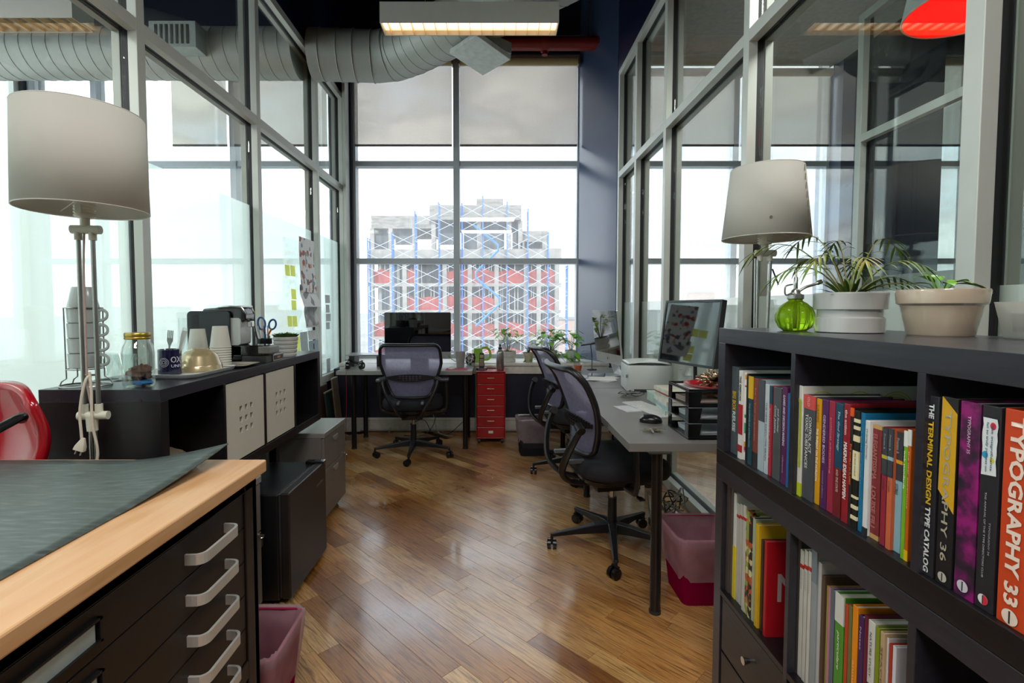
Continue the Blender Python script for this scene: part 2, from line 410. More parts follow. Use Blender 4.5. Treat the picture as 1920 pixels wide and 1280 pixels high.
# facade: base wall, piers, band over the windows
fac = sb('wall_front', NAVYD, (-5.4, 5.6, 5.74, 6.0, 0, .70), (-5.4, 5.6, 5.72, 6.0, 4.13, 4.8), (-1.84, -1.60, 5.70, 5.98, .7, 4.13),
   (5.45, 5.6, 5.7, 5.98, .7, 4.13), (-5.4, -5.25, 5.7, 5.98, .7, 4.13))
sb('wall_below_sill', NAVYD, (-1.69, 1.25, 5.25, 5.74, 0, .665))
# deep white sill and skirting
sill = sb('trim_1', M('d9d6cf', .4), (-1.62, 1.20, 5.21, 5.75, .70, .73), (-1.62, 1.20, 5.225, 5.25, .615, .70), bevel=.004)
sb('baseboard_front', M('c9c6bd', .5), (-1.62, 1.23, 5.232, 5.25, 0, .15), (-1.62, 1.23, 5.225, 5.25, .125, .14), bevel=.003)
# slanted glossy pier at the right end of the window
b = B(); b.prism([(.955, 5.72), (1.245, 5.16), (1.40, 5.16), (1.40, 5.74)], 0, 4.75)
tag(b.obj('wall_pier', M('3d4a66', .22, 0, .04, 3, spec=.7), smooth=False), kind='structure')
# left side of the far room: a window wall too
sb('wall_far_left', M('cfd0cc', .6), (-5.45, -5.25, -3.2, 5.75, 0, .75), (-5.45, -5.25, -3.2, 5.75, 4.1, 4.8), (-5.45, -5.25, -3.2, -2.9, .75, 4.1), (-5.45, -5.25, 1.2, 1.45, .75, 4.1))
def window(n, x0, x1, mull, zt=4.13, zb=.73):
    w = S('window_%d' % n, ((x0 + x1) / 2, 5.8, zb)); cx, cz = (x0 + x1) / 2, zb
    def bx(name, m, a, b_, c, d, e, f, bev=.002):
        B().box(a - cx, b_ - cx, c - 5.8, d - 5.8, e - cz, f - cz).obj(name, m, w, bev, smooth=False)
    f = M('b9bfc6', .35, .1, .03); fw = .03
    xs = [x0] + list(mull) + [x1]
    bx('jamb', f, x0, x0 + fw, 5.74, 5.86, zb, zt); bx('jamb', f, x1 - fw, x1, 5.74, 5.86, zb, zt)
    bx('bottom_frame', f, x0 + fw, x1 - fw, 5.745, 5.86, zb, zb + .045); bx('top_frame', f, x0 + fw, x1 - fw, 5.745, 5.86, zt - .04, zt)
    for m_ in mull: bx('mullion', f, m_ - .034, m_ + .034, 5.735, 5.87, zb + .045, zt - .04)
    for i in range(len(xs) - 1):
        a = xs[i] + (fw if i == 0 else .034); b_ = xs[i + 1] - (fw if i == len(xs) - 2 else .034)
        for z in (1.84, 2.935): bx('transom', f, a, b_, 5.745, 5.86, z - .03, z + .03)
        for z0, z1 in ((zb + .045, 1.81), (1.87, 2.905), (2.965, zt - .04)): bx('pane', WGLASS, a, b_, 5.80, 5.808, z0, z1, 0)
    return w
window(1, -1.60, .965, (-.43,))
window(2, -5.25, -1.84, (-4.5, -2.95))
window(3, 1.40, 3.78, (2.72,))
window(4, 4.88, 5.45, ())
w5 = S('window_5', (-5.35, 1.3, .75))
for k, (a, b_) in enumerate(((-2.9, -.9), (-.9, 1.2), (1.45, 3.5), (3.5, 5.7))):
    B().box(0, .008, a - 1.3, b_ - 1.3, 0, 3.35).obj('pane', WGLASS, w5, smooth=False)
for a in (-2.9, -.9, 1.2, 1.45, 3.5, 5.66): B().box(-.05, .06, a - 1.33, a - 1.27, 0, 3.35).obj('mullion', ALU, w5, smooth=False)
# ------------------------------------------------------------------ glazed partitions
def partition(name, X, s, ys, yend, base, film_top, sill_z):
    """X = face on the aisle, s = +1 when the wall's depth goes to +x"""
    w = S(name, (X, 0, 0))
    def bx(nm, m, xa, xb, y0, y1, z0, z1, bev=0):
        xa, xb = sorted((xa * s, xb * s)); return B().box(xa, xb, y0, y1, z0, z1).obj(nm, m, w, bev, smooth=False)
    TOP = 3.68; MID = 2.67
    allr = [(y, y + .055) for y in ys]
    for y0, y1 in allr:
        bx('mullion', ALU, 0, .045, y0, y1, sill_z, TOP, .002); bx('gasket', GASK, .045, .083, y0 + .004, y1 - .004, sill_z, TOP); bx('mullion_back', ALUD, .083, .122, y0, y1, sill_z, TOP, .002)
    for i in range(len(allr) - 1):
        y0 = allr[i][1]; y1 = allr[i + 1][0]
        for nm, z0, z1 in (('bottom_rail', base, base + .07), ('middle_rail', MID - .06, MID), ('top_rail', TOP - .06, TOP)):
            bx(nm, ALU, 0, .045, y0, y1, z0, z1, .002); bx('gasket', GASK, .045, .083, y0, y1, z0 + .004, z1 - .004); bx('rail_back', ALUD, .083, .122, y0, y1, z0, z1, .002)
        bx('pane', GLASS, .060, .068, y0, y1, base + .06, MID - .056); bx('pane', GLASS, .060, .068, y0, y1, MID - .004, TOP - .056)
        bx('frosted_film', FILM, .0685, .0695, y0, y1, base + .065 if base else .52, film_top)
        if sill_z < base: bx('lower_panel', NAVYD, .03, .09, y0, y1, .12, base); bx('bottom_rail', ALU, 0, .1, y0, y1, 0, .12, .002)
    return w
PL = -1.69; PR = 1.25
partition('wall_left', PL, -1, (-2.4, -1.2, .0, 1.2, 2.43, 3.635, 4.845, 5.66), 5.76, .56, 2.04, 0)
partition('wall_right', PR, 1, (-2.3, -1.05, .12, 1.312, 2.525, 3.72, 4.49, 5.10), 5.2, 0, 1.36, 0)
sb('wall_upper_left', NAVY, (PL - .12, PL, -3.1, 5.74, 3.685, 4.75))
sb('wall_upper_right', NAVY, (PR, PR + .12, -3.1, 5.70, 3.685, 4.75))
sb('trim_2', ALU, (PL - .02, PL + .012, 5.715, 5.74, .7, 4.1), (-1.655, -1.625, 5.55, 5.70, .73, 4.1))
# second partition, seen beyond the right-hand room, with navy wall behind it
w = S('wall_right_room', (2.91, 0, 0))
for y in (.7, 2.35, 4.05):
    B().box(0, .05, y, y + .06, 0, 3.63).obj('mullion', ALU, w, .002, smooth=False); B().box(.05, .08, y + .004, y + .056, 0, 3.63).obj('gasket', GASK, w, smooth=False)
for y0, y1 in ((.76, 2.35), (2.41, 4.05)):
    for z in (.0, 2.62, 3.57): B().box(0, .05, y0, y1, z, z + .06).obj('rail', ALU, w, .002, smooth=False)
    B().box(.06, .068, y0, y1, .06, 2.62).obj('pane', GLASS, w, smooth=False); B().box(.06, .068, y0, y1, 2.68, 3.57).obj('pane', GLASS, w, smooth=False)
    B().box(.055, .056, y0, y1, .06, 1.55).obj('frosted_film', FILM, w, smooth=False)
sb('wall_navy_right', M('2e3a58', .30, 0, .05, 3), (3.78, 4.88, 5.55, 5.98, 0, 4.72))
sb('ceiling_right_room', M('c4c2ba', .7), (1.38, 3.78, -3.1, 5.70, 3.99, 4.04))
# ------------------------------------------------------------------ roller blinds
def blind(x0, x1, label, z0=3.11, zt=4.04):
    t = T('roller_blind', label, 'blind', ((x0 + x1) / 2, 5.70, z0)); h = (x1 - x0) / 2
    B().box(-h, h, -.001, .001, .02, zt - .02 - z0).obj('cloth', BLIND, t, smooth=False)
    B().box(-h, h, -.008, .008, 0, .022).obj('bottom_bar', M('5c5754', .5), t, .002, smooth=False)
    B().cyl((-h, -.005, zt - z0), (h, -.005, zt - z0), .042).obj('roll', M('a89468', .7, 0, .05, 60), t)
    for x in (-h - .012, h): B().box(x, x + .012, -.05, .04, zt - z0 - .05, zt - z0 + .06).obj('bracket', STEEL, t, .002, smooth=False)
blind(-1.56, -.475, 'half-lowered mesh roller blind in the left half of the middle window')
blind(-.385, .925, 'half-lowered mesh roller blind in the wider right half of the middle window')
blind(-3.60, -2.99, 'narrow grey roller blind seen through the left glass wall, beside the bright bare pane')
blind(-2.91, -1.87, 'roller blind seen through the left glass wall, nearest the duct end of that room')
blind(1.44, 2.68, 'roller blind behind the right glass wall, over the pane nearest the blue pier', zt=3.92)
blind(2.76, 3.74, 'roller blind behind the right glass wall, next to the blue wall pier', zt=3.92)
blind(4.92, 5.42, 'roller blind farthest right, seen between two partition frames')
# ------------------------------------------------------------------ ducts, pipe, lamps
DUCT = M('9fa19a', .5, .15, .04, 5)
t = T('ventilation_duct', 'large pale spiral air duct bending out of the left wall under the dark ceiling', 'duct', (-1.0, 4.8, 3.65))
pts = [(-1.69, 4.76), (-1.38, 4.78), (-1.10, 4.80), (-.92, 4.76), (-.74, 4.64), (-.5, 4.43), (-.12, 4.10), (.3, 3.73), (.7, 3.37), (1.23, 2.9)]
P3 = [(x + 1.0, y - 4.8, 0) for x, y in pts]
B().tube(P3, .222, 40).obj('duct_tube', DUCT, t, ang=60)
sp = [Vector(p) for p in P3]; L_ = [0]
for i in range(1, len(sp)): L_.append(L_[-1] + (sp[i] - sp[i - 1]).length)
def along(d):
    for i in range(1, len(sp)):
        if d <= L_[i]: k = (d - L_[i - 1]) / (L_[i] - L_[i - 1]); return sp[i - 1].lerp(sp[i], k), (sp[i] - sp[i - 1]).normalized()
    return sp[-1], (sp[-1] - sp[-2]).normalized()
def seam(name, d0, tw, r=.224, rr=.0035):
    ring = []
    for k in range(32):
        a = 2 * PI * k / 32; p, dr = along(max(0, min(L_[-1], d0 + tw * k / 32))); sd_ = Vector((-dr.y, dr.x, 0))
        ring.append(p + sd_ * r * math.cos(a) + Vector((0, 0, r)) * math.sin(a))
    B().tube(ring, rr, 6, closed=tw == 0).obj(name, DUCT, t)
for d in (.10, .26, .40, .56): seam('duct_band', d, 0, .225, .005)
k = .66
while k < L_[-1] - .15: seam('spiral_seam', k, .12, .2225, .0028); k += .12
rg = B(Matrix.Translation((.93, -.58, 0)) @ Matrix.Rotation(rad(40), 4, 'Z')); rg.box(-.15, .15, -.15, .15, -.27, -.18); rg.obj('diffuser_neck', DUCT, t, .003, smooth=False)
rg = B(Matrix.Translation((.93, -.58, 0)) @ Matrix.Rotation(rad(40), 4, 'Z') @ Matrix.Rotation(rad(12), 4, 'Y')); rg.box(-.18, .18, -.18, .18, -.31, -.27); rg.obj('diffuser_plate', M('c3c8c4', .5), t, .004, smooth=False)
t = T('ventilation_duct', 'straight spiral air duct running across the room behind the left glass wall', 'duct', (-3.5, 4.75, 3.65))
B().cyl((-1.7, 0, 0), (1.69, 0, 0), .222, n=40).obj('duct_tube', DUCT, t)
b = B(); k = -1.6
while k < 1.6:
    b.tube([(k + .12 * q / 24, .2235 * math.cos(2 * PI * q / 24), .2235 * math.sin(2 * PI * q / 24)) for q in range(25)], .0028, 5); k += .12
b.obj('spiral_seam', DUCT, t)
B().box(.55, .95, -.36, -.2, -.12, .1).obj('side_diffuser', M('9aa09d', .5), t, .003, smooth=False)
b = B()
for q in range(7): b.box(.60 + q * .045, .62 + q * .045, -.365, -.36, -.09, .07)
b.obj('diffuser_slot', GASK, t, smooth=False)
t = T('sprinkler_pipe', 'dark red sprinkler pipe running along the top of the middle window', 'pipe', (-.2, 5.5, 4.13))
RED = M('7d1c18', .35, 0, .1, 9)
B().cyl((-1.45, 0, 0), (1.30, 0, 0), .07, n=24).obj('pipe_run', RED, t)
B().cyl((1.30, 0, 0), (1.34, 0, 0), .082, n=24).obj('end_cap', RED, t)
B().cyl((.70, 0, 0), (.78, 0, 0), .088, n=24).obj('coupling', RED, t)
b = B(); b.cyl((.74, 0, -.12), (.74, 0, .12), .03, n=12); b.obj('sprinkler_outlet', RED, t)
B().cyl((1.22, 0, .06), (1.22, 0, .62), .006, n=6).obj('hanger_rod', STEEL, t)
tag(sb('trim_3', ALUD, (-.4, 1.2, 5.60, 5.66, 4.235, 4.27)))
# ceiling fixture
WL = M('b4b2aa', .5, 0, .02)
def fixture(loc, Lx, label, on=True, n=14):
    t = T('ceiling_light', label, 'light', loc); h = Lx / 2
    b = B(); b.box(-h, h, 0, .006, 0, .14); b.box(-h, h, .159, .165, 0, .14); b.box(-h, h, .006, .159, .134, .14); b.box(-h, -h + .006, .006, .159, 0, .134); b.box(h - .006, h, .006, .159, 0, .134)
    b.obj('housing', WL, t, .0015, smooth=False)
    if on:
        m = M('ffb45a', .5, 0, .0, 3, emit=1.0)
        cm = bpy.data.materials.new('lit_louvre_cell'); cm.use_nodes = True; q = cm.node_tree; bb = q.nodes['Principled BSDF']
        tx = N(q, 'ShaderNodeTexCoord'); sx = N(q, 'ShaderNodeSeparateXYZ'); q.links.new(tx.outputs['Object'], sx.inputs[0])
        f = math_(q, 'ABSOLUTE', math_(q, 'SUBTRACT', sx.outputs[1], .0825)); f = math_(q, 'MULTIPLY', f, 12.5, True)
        cc = ramp(q, f, [(0, (1, .84, .60)), (.6, (1, .70, .38)), (1, (.9, .44, .16))]); q.links.new(cc, bb.inputs['Emission Color']); bb.inputs['Emission Strength'].default_value = 1.7
        bb.inputs['Base Color'].default_value = (.6, .5, .4, 1)
        B().box(-h + .008, h - .008, .008, .157, .034, .04).obj('lit_diffuser', cm, t, smooth=False)
    lm = M('e8c79a', .4)
    stp = (Lx - .1) / n; bm_ = B().box(-.0012, .0012, .006, .159, .002, .034).mesh(False)
    for i in range(n + 1): put(bm_, 'louvre_blade', lm, t, loc=(-h + .05 + stp * i, 0, 0))
    for x in (-h + .3, h - .3):
        B().cyl((x, .08, .14), (x, .08, 4.75 - loc[2]), .0025, n=6).obj('hanging_wire', STEEL, t)
fixture((-.17, 3.5, 3.24), 1.22, 'lit louvred strip light hanging across the aisle in front of the window')
fixture((-3.15, 3.05, 3.02), 1.3, 'pale strip light box hanging in the room behind the left glass wall', False)
t = T('pendant_lamp', 'pendant lamp with white outside and bright red inside behind the right glass wall', 'lamp', (1.72, 1.84, 2.375))
SEG = 40
b = B(); b.shell([(.21, 0), (.155, .30), (.15, .302)], SEG); b.obj('shade', M('b9b4b6', .5), t, solid=.003)
b = B(); b.shell([(.206, .002), (.151, .298)], SEG); b.lathe([(.151, .297), (.02, .299)], SEG)
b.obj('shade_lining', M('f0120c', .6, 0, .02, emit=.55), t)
B().tube([(.209 * math.cos(2 * PI * k / 40), .209 * math.sin(2 * PI * k / 40), 0) for k in range(40)], .003, 6, True).obj('rim', M('e8b9a8', .5), t)
B().lathe([(.0, .12), (.022, .13), (.03, .16), (.022, .2), (.014, .22), (.014, .28)], 16).obj('bulb', M('ffd9a0', .3, emit=4), t)
B().cyl((0, 0, .30), (0, 0, 1.40), .004, n=8).obj('cord', BLK, t)
# ------------------------------------------------------------------ outside: building site opposite, skyline, trees
sx_ = lambda u: (u - 927) * .0596
sz_ = lambda v: 1.3 + (578 - v) * .0596
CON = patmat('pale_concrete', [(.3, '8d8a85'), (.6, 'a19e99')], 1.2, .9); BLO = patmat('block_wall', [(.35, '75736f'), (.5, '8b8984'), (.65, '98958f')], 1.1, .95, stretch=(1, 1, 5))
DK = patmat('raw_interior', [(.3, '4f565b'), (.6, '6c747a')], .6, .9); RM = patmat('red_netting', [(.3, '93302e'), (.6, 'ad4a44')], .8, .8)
t = T('construction_building', 'unfinished concrete building with red netting, across from the middle window', 'building', (3.0, 62, -15)); OX, OY, OZ = -3.0, -62, 15
def eb(name, m, u0, u1, v0, v1, y0=56, y1=66, par=None): return B().box(sx_(u0) + OX, sx_(u1) + OX, y0 + OY, y1 + OY, sz_(v1) + OZ, sz_(v0) + OZ).obj(name, m, par or t, smooth=False)
lv = [481, 531, 581, 631, 681, 731, 781, 831]
for v in lv: eb('floor_slab', CON, 692, 1052, v, v + 6)
cu_ = [697, 735, 759, 781, 834, 881, 931, 986, 1010, 1044]
for a, b_ in zip(lv, lv[1:] + [851]):
    for u in cu_: eb('column', CON, u - 4, u + 4, a + 6, b_, 56, 56.6)
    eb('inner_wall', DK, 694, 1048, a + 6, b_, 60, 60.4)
    for q_, (u, u2) in enumerate(zip(cu_, cu_[1:])):
        if RN.random() < .12: continue
        d_ = RN.uniform(0, 5); pts = [(sx_(u + 4) + OX, sz_(b_) + OZ), (sx_(u2 - 4) + OX, sz_(b_) + OZ), (sx_(u2 - 4) + OX, sz_(b_ - 20 - RN.uniform(0, 6)) + OZ), (sx_((u + u2) / 2) + OX, sz_(b_ - 24 - d_) + OZ), (sx_(u + 4) + OX, sz_(b_ - 20 - RN.uniform(0, 6)) + OZ)]
        B().prism(pts, 56.5 + OY, 56.55 + OY, 'y').obj('safety_net', RM, t, smooth=False)
st_ = B()
for k in range(60):
    u = 700 + k * 5.8 + RN.uniform(-2, 2)
    for a, b_ in list(zip(lv, lv[1:]))[:4]:
        if RN.random() < .6: st_.box(sx_(u) + OX, sx_(u) + .07 + OX, 57 + OY, 57.07 + OY, sz_(b_) + OZ, sz_(a + 6) + OZ)
tag(st_.obj('metal_studs', M('d5d5d3', .5), t, smooth=False), kind='stuff')
eb('parapet_slab', CON, 692, 1052, 468, 481); eb('block_parapet', BLO, 694, 808, 403, 427, 57, 66); eb('block_parapet', BLO, 806, 977, 386, 413, 56.2, 66); eb('roof_bulkhead', BLO, 893, 944, 368, 390, 58, 64); eb('roof_bulkhead', BLO, 944, 962, 386, 394, 58, 64)
eb('block_parapet', BLO, 978, 1028, 432, 452, 57, 64); eb('balustrade', BLO, 960, 1052, 466, 482, 56.4, 57)
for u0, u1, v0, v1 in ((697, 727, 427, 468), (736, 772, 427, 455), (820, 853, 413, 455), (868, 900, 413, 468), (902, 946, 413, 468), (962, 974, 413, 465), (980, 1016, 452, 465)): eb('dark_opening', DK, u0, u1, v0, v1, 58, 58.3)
for u, v0 in ((696, 427), (731, 427), (776, 427), (812, 413), (856, 413), (898, 413), (955, 413), (976, 413), (1022, 452), (980, 452)): eb('column', CON, u - 4, u + 4, v0, 468, 56.8, 57.5)
t2 = T('scaffolding', 'blue and white scaffolding standing in front of the unfinished building', 'scaffold', (3.0, 54.6, -15)); BLU = M('3a6fb8', .5); WBR = M('bcc6d6', .5)
pu = [697, 741, 783, 826, 868, 906, 950, 988, 1025, 1060]; tops = [450, 440, 402, 386, 388, 375, 385, 398, 440, 500]
for u, v in zip(pu, tops):
    for dy in (0, .9): B().box(sx_(u) + OX - .06, sx_(u) + OX + .06, dy - .06, dy + .06, 0, sz_(v) + OZ).obj('standard', BLU, t2, smooth=False)
    for k in range(14):
        z = sz_(v) + OZ - .4 - k * 1.49
        if z > 0: B().box(sx_(u) + OX - .03, sx_(u) + OX + .03, 0, .9, z, z + .06).obj('frame_rung', BLU, t2, smooth=False)
BRM = {}
for i in range(9):
    w_ = sx_(pu[i + 1]) - sx_(pu[i]); vt = max(tops[i], tops[i + 1])
    if i not in BRM:
        b = B()
        for sg in (-1, 1): b.cyl((-w_ / 2, 0, -.6 * sg), (w_ / 2, 0, .6 * sg), .03, n=4)
        BRM[i] = b.mesh(False)
    v = vt + 14
    while v < 700: put(BRM[i], 'cross_brace', WBR, t2, loc=((sx_(pu[i]) + sx_(pu[i + 1])) / 2 + OX, -.05, sz_(v) + OZ)); v += 25
B(Matrix.Translation((sx_(890) + OX, -.4, 15.6))).tube([(0, 0, 9.6), (2.6, 0, 7.5), (2.6, 0, 6.9), (.2, 0, 4.6), (.2, 0, 4.0), (2.8, 0, 1.8), (2.8, 0, 1.2), (.2, 0, -1.2)], .12, 4).obj('stair_run', M('4a86c4', .5), t2, smooth=False)
gr_ = sb('ground_outside', patmat('city_ground', [(.3, '8d9190'), (.6, 'a7aaa6')], .02, .95), (-900, 900, 9, 1600, -15.4, -15))
gr_.name = 'ground'
def block(label, x, y, w, d, h, c, group='distant buildings on the skyline'):
    t = T('building', label, 'building', (x, y, -15), 0, group); m = M(c, .9, 0, .05, .1)
    B().box(-w / 2, w / 2, -d / 2, d / 2, 0, h).obj('wall', m, t, smooth=False); B().box(-w / 2 - .3, w / 2 + .3, -d / 2 - .3, d / 2 + .3, h, h + .6).obj('roof', M('8a8d90', .9), t, smooth=False)
    if h > 14:
        wm = B().box(-.8, .8, -.1, .1, 0, 1.6).mesh(False)
        for j in range(int((h - 4) // 3.4)):
            for i in range(int(w // 4)): put(wm, 'window', M('5d6a76', .3), t, loc=(-w / 2 + 2.4 + i * 4, -d / 2 - .05, 3 + j * 3.4))
block('red brick block on the horizon behind the right glass wall', 82, 200, 8, 8, 22.5, '8d5f54')
block('long low pale block on the horizon seen through the left glass', -66, 170, 30, 10, 15.2, 'a8acae'); block('grey low-rise on the horizon behind the sticky notes', -95, 190, 22, 10, 17.0, '9aa1a6')
block('dim low-rise far left on the horizon', -150, 210, 40, 10, 16.5, 'a3a8aa'); block('pale mid-rise right of the building site, behind the far window edge', 22, 130, 12, 10, 13.5, 'b09a92')
block('tan low-rise on the horizon beyond the right-hand room', 130, 230, 40, 10, 16.0, 'b0aca4')
def tree(label, x, y, h, seed):
    t = T('bare_tree', label, 'tree', (x, y, -15), 0, 'bare trees outside'); r_ = random.Random(seed); b = B(); tw = B()
    def br(p, d, L, r, n, bb):
        q_ = p + d * L; bb.tube([p, p.lerp(q_, .5) + Vector((r_.uniform(-.05, .05) * L, 0, 0)), q_], [r, r * .85, r * .7], 5)
        if n:
            for k in range(3 if n > 2 else 4): e = (d + Vector((r_.uniform(-.8, .8), r_.uniform(-.8, .8), r_.uniform(-.1, .6)))).normalized(); br(q_, e, L * r_.uniform(.6, .8), r * .55, n - 1, tw)
    br(Vector((0, 0, 0)), Vector((0, 0, 1)), h * .42, .28, 5, b); b.obj('trunk', M('5f564e', .9), t); tw.obj('branches', M('6a6058', .9), t, smooth=False)
tree('bare tree beyond the right-hand room, left of the palm', 16.5, 30, 11.4, 3); tree('bare tree farther right beyond the second partition', 25, 34, 11.4, 5); tree('bare tree outside the left windows, low on the horizon', -22, 40, 10.8, 7)
# ------------------------------------------------------------------ office chairs
MESHC = veil('chair_mesh', '8e8aa6', .30, .5, (.9, .88, 1), 60, .1, weave=95)
CF = M('121215', .38); SEATM = M('15161d', .85, 0, .25, 160, .2)
def make_chair(label):
    t = T('office_chair', label, 'chair')
    H0, H1 = .545, 1.0
    def hw(q): return .150 + .105 * min(1, q / .62) ** .85 - .012 * max(0, q - .7) / .3
    def bk(sx, q):
        z = H0 + (H1 - H0) * q; w = hw(q)
        y = -.215 - .085 * q + .05 * math.sin(PI * min(1, q * 1.25)) * .6 - (.05 * max(0, q - .82) / .18 if q > .82 else 0)
        return Vector((sx * w, y + .045 * sx * sx, z))
    B().grid(lambda u, v: bk(u * 2 - 1, .02 + v * .96), 20, 22).obj('back_mesh', MESHC, t)
    ring = []
    ring = [bk(-.82 + 1.64 * k / 6, 0) for k in range(7)] + [bk(.96, .03)] + [bk(1, q / 14) for q in range(1, 13)] + [bk(.985, .93), bk(.93, .975), bk(.84, 1)] + [bk(.84 - 1.68 * k / 8, 1.0) for k in range(1, 8)] + [bk(-.84, 1), bk(-.93, .975), bk(-.985, .93)] + [bk(-1, q / 14) for q in range(12, 0, -1)] + [bk(-.96, .03)]
    n = len(ring); rr = []
    for p in ring: rr.append((.0185, .0135))
    B().tube(ring, rr, 10, True).obj('back_frame', CF, t, ang=70)
    # lumbar bar with slots
    lb = B(); yq = lambda x: bk(x / hw(.37), .37).y - .022
    xs = []; x = -.098
    for i in range(7): xs += [x + i * .028, x + i * .028 + .018]
    zs = [.690, .697, .705, .712, .720, .727, .735]
    for i in range(len(xs) - 1):
        for j in range(len(zs) - 1):
            if i % 2 == 0 and j % 2 == 1 and not (j == 1 and i in (0, 12)): continue
            a, c = xs[i], xs[i + 1]; lb.box(a, c, yq((a + c) / 2) - .006, yq((a + c) / 2) + .006, zs[j], zs[j + 1])
    def wing(x, top): 
        q = abs(x) / .225; return (.748 - .030 * q * q) if top else (.682 + .028 * q * q)
    for a, c, lo, hi in [(xs[0], xs[-1], .735, None), (xs[0], xs[-1], None, .690)]:
        for k in range(8):
            x0 = a + (c - a) * k / 8; x1 = a + (c - a) * (k + 1) / 8; xm = (x0 + x1) / 2
            lb.box(x0, x1, yq(xm) - .006, yq(xm) + .006, lo or wing(xm, 0), hi or wing(xm, 1))
    for sg in (-1, 1):
        for k in range(6):
            x0 = .088 + (.208 - .088) * k / 6; x1 = .088 + (.208 - .088) * (k + 1) / 6
            if k == 0: x0 = xs[-1] if sg > 0 else -xs[0]
            xm = (x0 + x1) / 2; X0, X1 = sorted((sg * x0, sg * x1)); lb.box(X0, X1, yq(xm) - .006, yq(xm) + .006, wing(xm, 0), wing(xm, 1))
    lb.obj('lumbar_bar', CF, t, smooth=False)
    # two curved spines from the frame down under the seat
    for sg in (-1, 1):
        pts = spline([(sg * .232, -.262, .72), (sg * .215, -.30, .64), (sg * .175, -.325, .55), (sg * .12, -.325, .46), (sg * .075, -.26, .395), (sg * .055, -.14, .375), (sg * .05, .0, .378)], 5)
        B().tube(pts, [(.013, .019)] * len(pts), 8).obj('spine', CF, t)
        B().cyl((sg * .245, -.268, .70), (sg * .20, -.27, .72), .022, n=12).obj('clamp_knob', CF, t)
        B().box(sg * .10 - .012, sg * .10 + .012, -.30, -.20, .50, .52).obj('back_bracket', M('6d7478', .35, .4), t, .003, smooth=False)
    # seat cushion and shell
    rg = []
    for z, k, dz in ((.425, .86, 0), (.432, .95, 0), (.455, 1.0, 0), (.490, 1.0, 0), (.512, .955, 0), (.522, .87, 0), (.524, .6, 0)):
        rg.append([(x, y + .02, zz - .035 * max(0, y - .12) / .2) for x, y, zz in rrect(.52 * k, .50 * k, .17 * k, z, 6)])
    B().loft(rg).obj('seat', SEATM, t, ang=60)
    B().loft([rrect(.28, .30, .05, .375, 4), rrect(.40, .40, .10, .400, 4), rrect(.44, .42, .12, .424, 4)]).obj('seat_shell', CF, t)
    b = B(); b.box(-.09, .09, -.12, .12, .335, .375); b.cyl((.09, .04, .355), (.25, .04, .352), .006, n=8); b.box(.235, .275, .025, .055, .347, .357); b.obj('tilt_mechanism', CF, t, .004, smooth=False)
    b = B(); b.cyl((0, 0, .11), (0, 0, .27), .026, .024, 16); b.obj('column_cover', CF, t)
    B().cyl((0, 0, .26), (0, 0, .345), .0145, n=16).obj('gas_lift', CHROME, t)
    for sg in (-1, 1):
        pts = spline([(sg * .16, .0, .385), (sg * .27, .0, .395), (sg * .292, .0, .45), (sg * .292, -.005, .60), (sg * .285, -.01, .665)], 5)
        a = B().tube(pts, [(.011, .022)] * len(pts), 8).obj('armrest', CF, t)
        B().loft([[(x + sg * .275, y - .0, z) for x, y, z in rrect(.085 * k, .22 * k, .04 * k, zz, 4)] for zz, k in ((.662, .85), (.668, 1), (.678, 1), (.684, .92))]).obj('arm_pad', M('3a3b42', .35), a)
    b = B(); b.cyl((0, 0, .085), (0, 0, .135), .042, .034, 20); b.obj('base_hub', CF, t)
    for k in range(5):
        a = 2 * PI * k / 5 + PI / 2 + rad(34); mx = Matrix.Rotation(a, 4, 'Z')
        rings = []
        for x, w, z0, z1 in ((.02, .030, .082, .135), (.10, .024, .082, .128), (.22, .017, .080, .108), (.335, .014, .074, .092), (.345, .010, .075, .090)):
            rings.append([mx @ Vector(p) for p in ((x, -w, z0), (x, w, z0), (x, w * .8, z1), (x, -w * .8, z1))])
        lg = B().loft(rings).obj('base_leg', CF, t, .003, smooth=False)
        b = B(); c = mx @ Vector((.338, 0, 0)); d = Matrix.Rotation(a + .9 + k, 4, 'Z') @ Vector((1, 0, 0)); e = Vector((-d.y, d.x, 0)) * .012; zc = Vector((0, 0, .0275))
        for sg in (-1, 1):
            q = c + zc + e + d * .006 * sg; b.cyl(q, q + d * .018 * sg, .0272, .0272, 20); b.cyl(q + d * .018 * sg, q + d * .020 * sg, .016, n=12)
        b.cyl(c + Vector((0, 0, .03)), c + Vector((0, 0, .078)), .008, n=10)
        b.tube([c + zc + e * .2 + Vector((0, 0, .03)) + d * w for w in (-.022, 0, .022)], .006, 6)
        b.obj('caster', M('0e0e10', .3), lg, ang=50)
    return t
ch = make_chair('mesh-back office chair with its back to the camera at the left window desk')
ch.location = (-.72, 4.42, 0); ch.rotation_euler = (0, 0, rad(4))
dup(ch, (.645, 2.70, 0), -80, 'large nearest mesh-back office chair beside the near right-hand desk')
dup(ch, (.64, 3.94, 0), -78, 'mesh-back office chair farther along, half hidden behind the nearest chair')
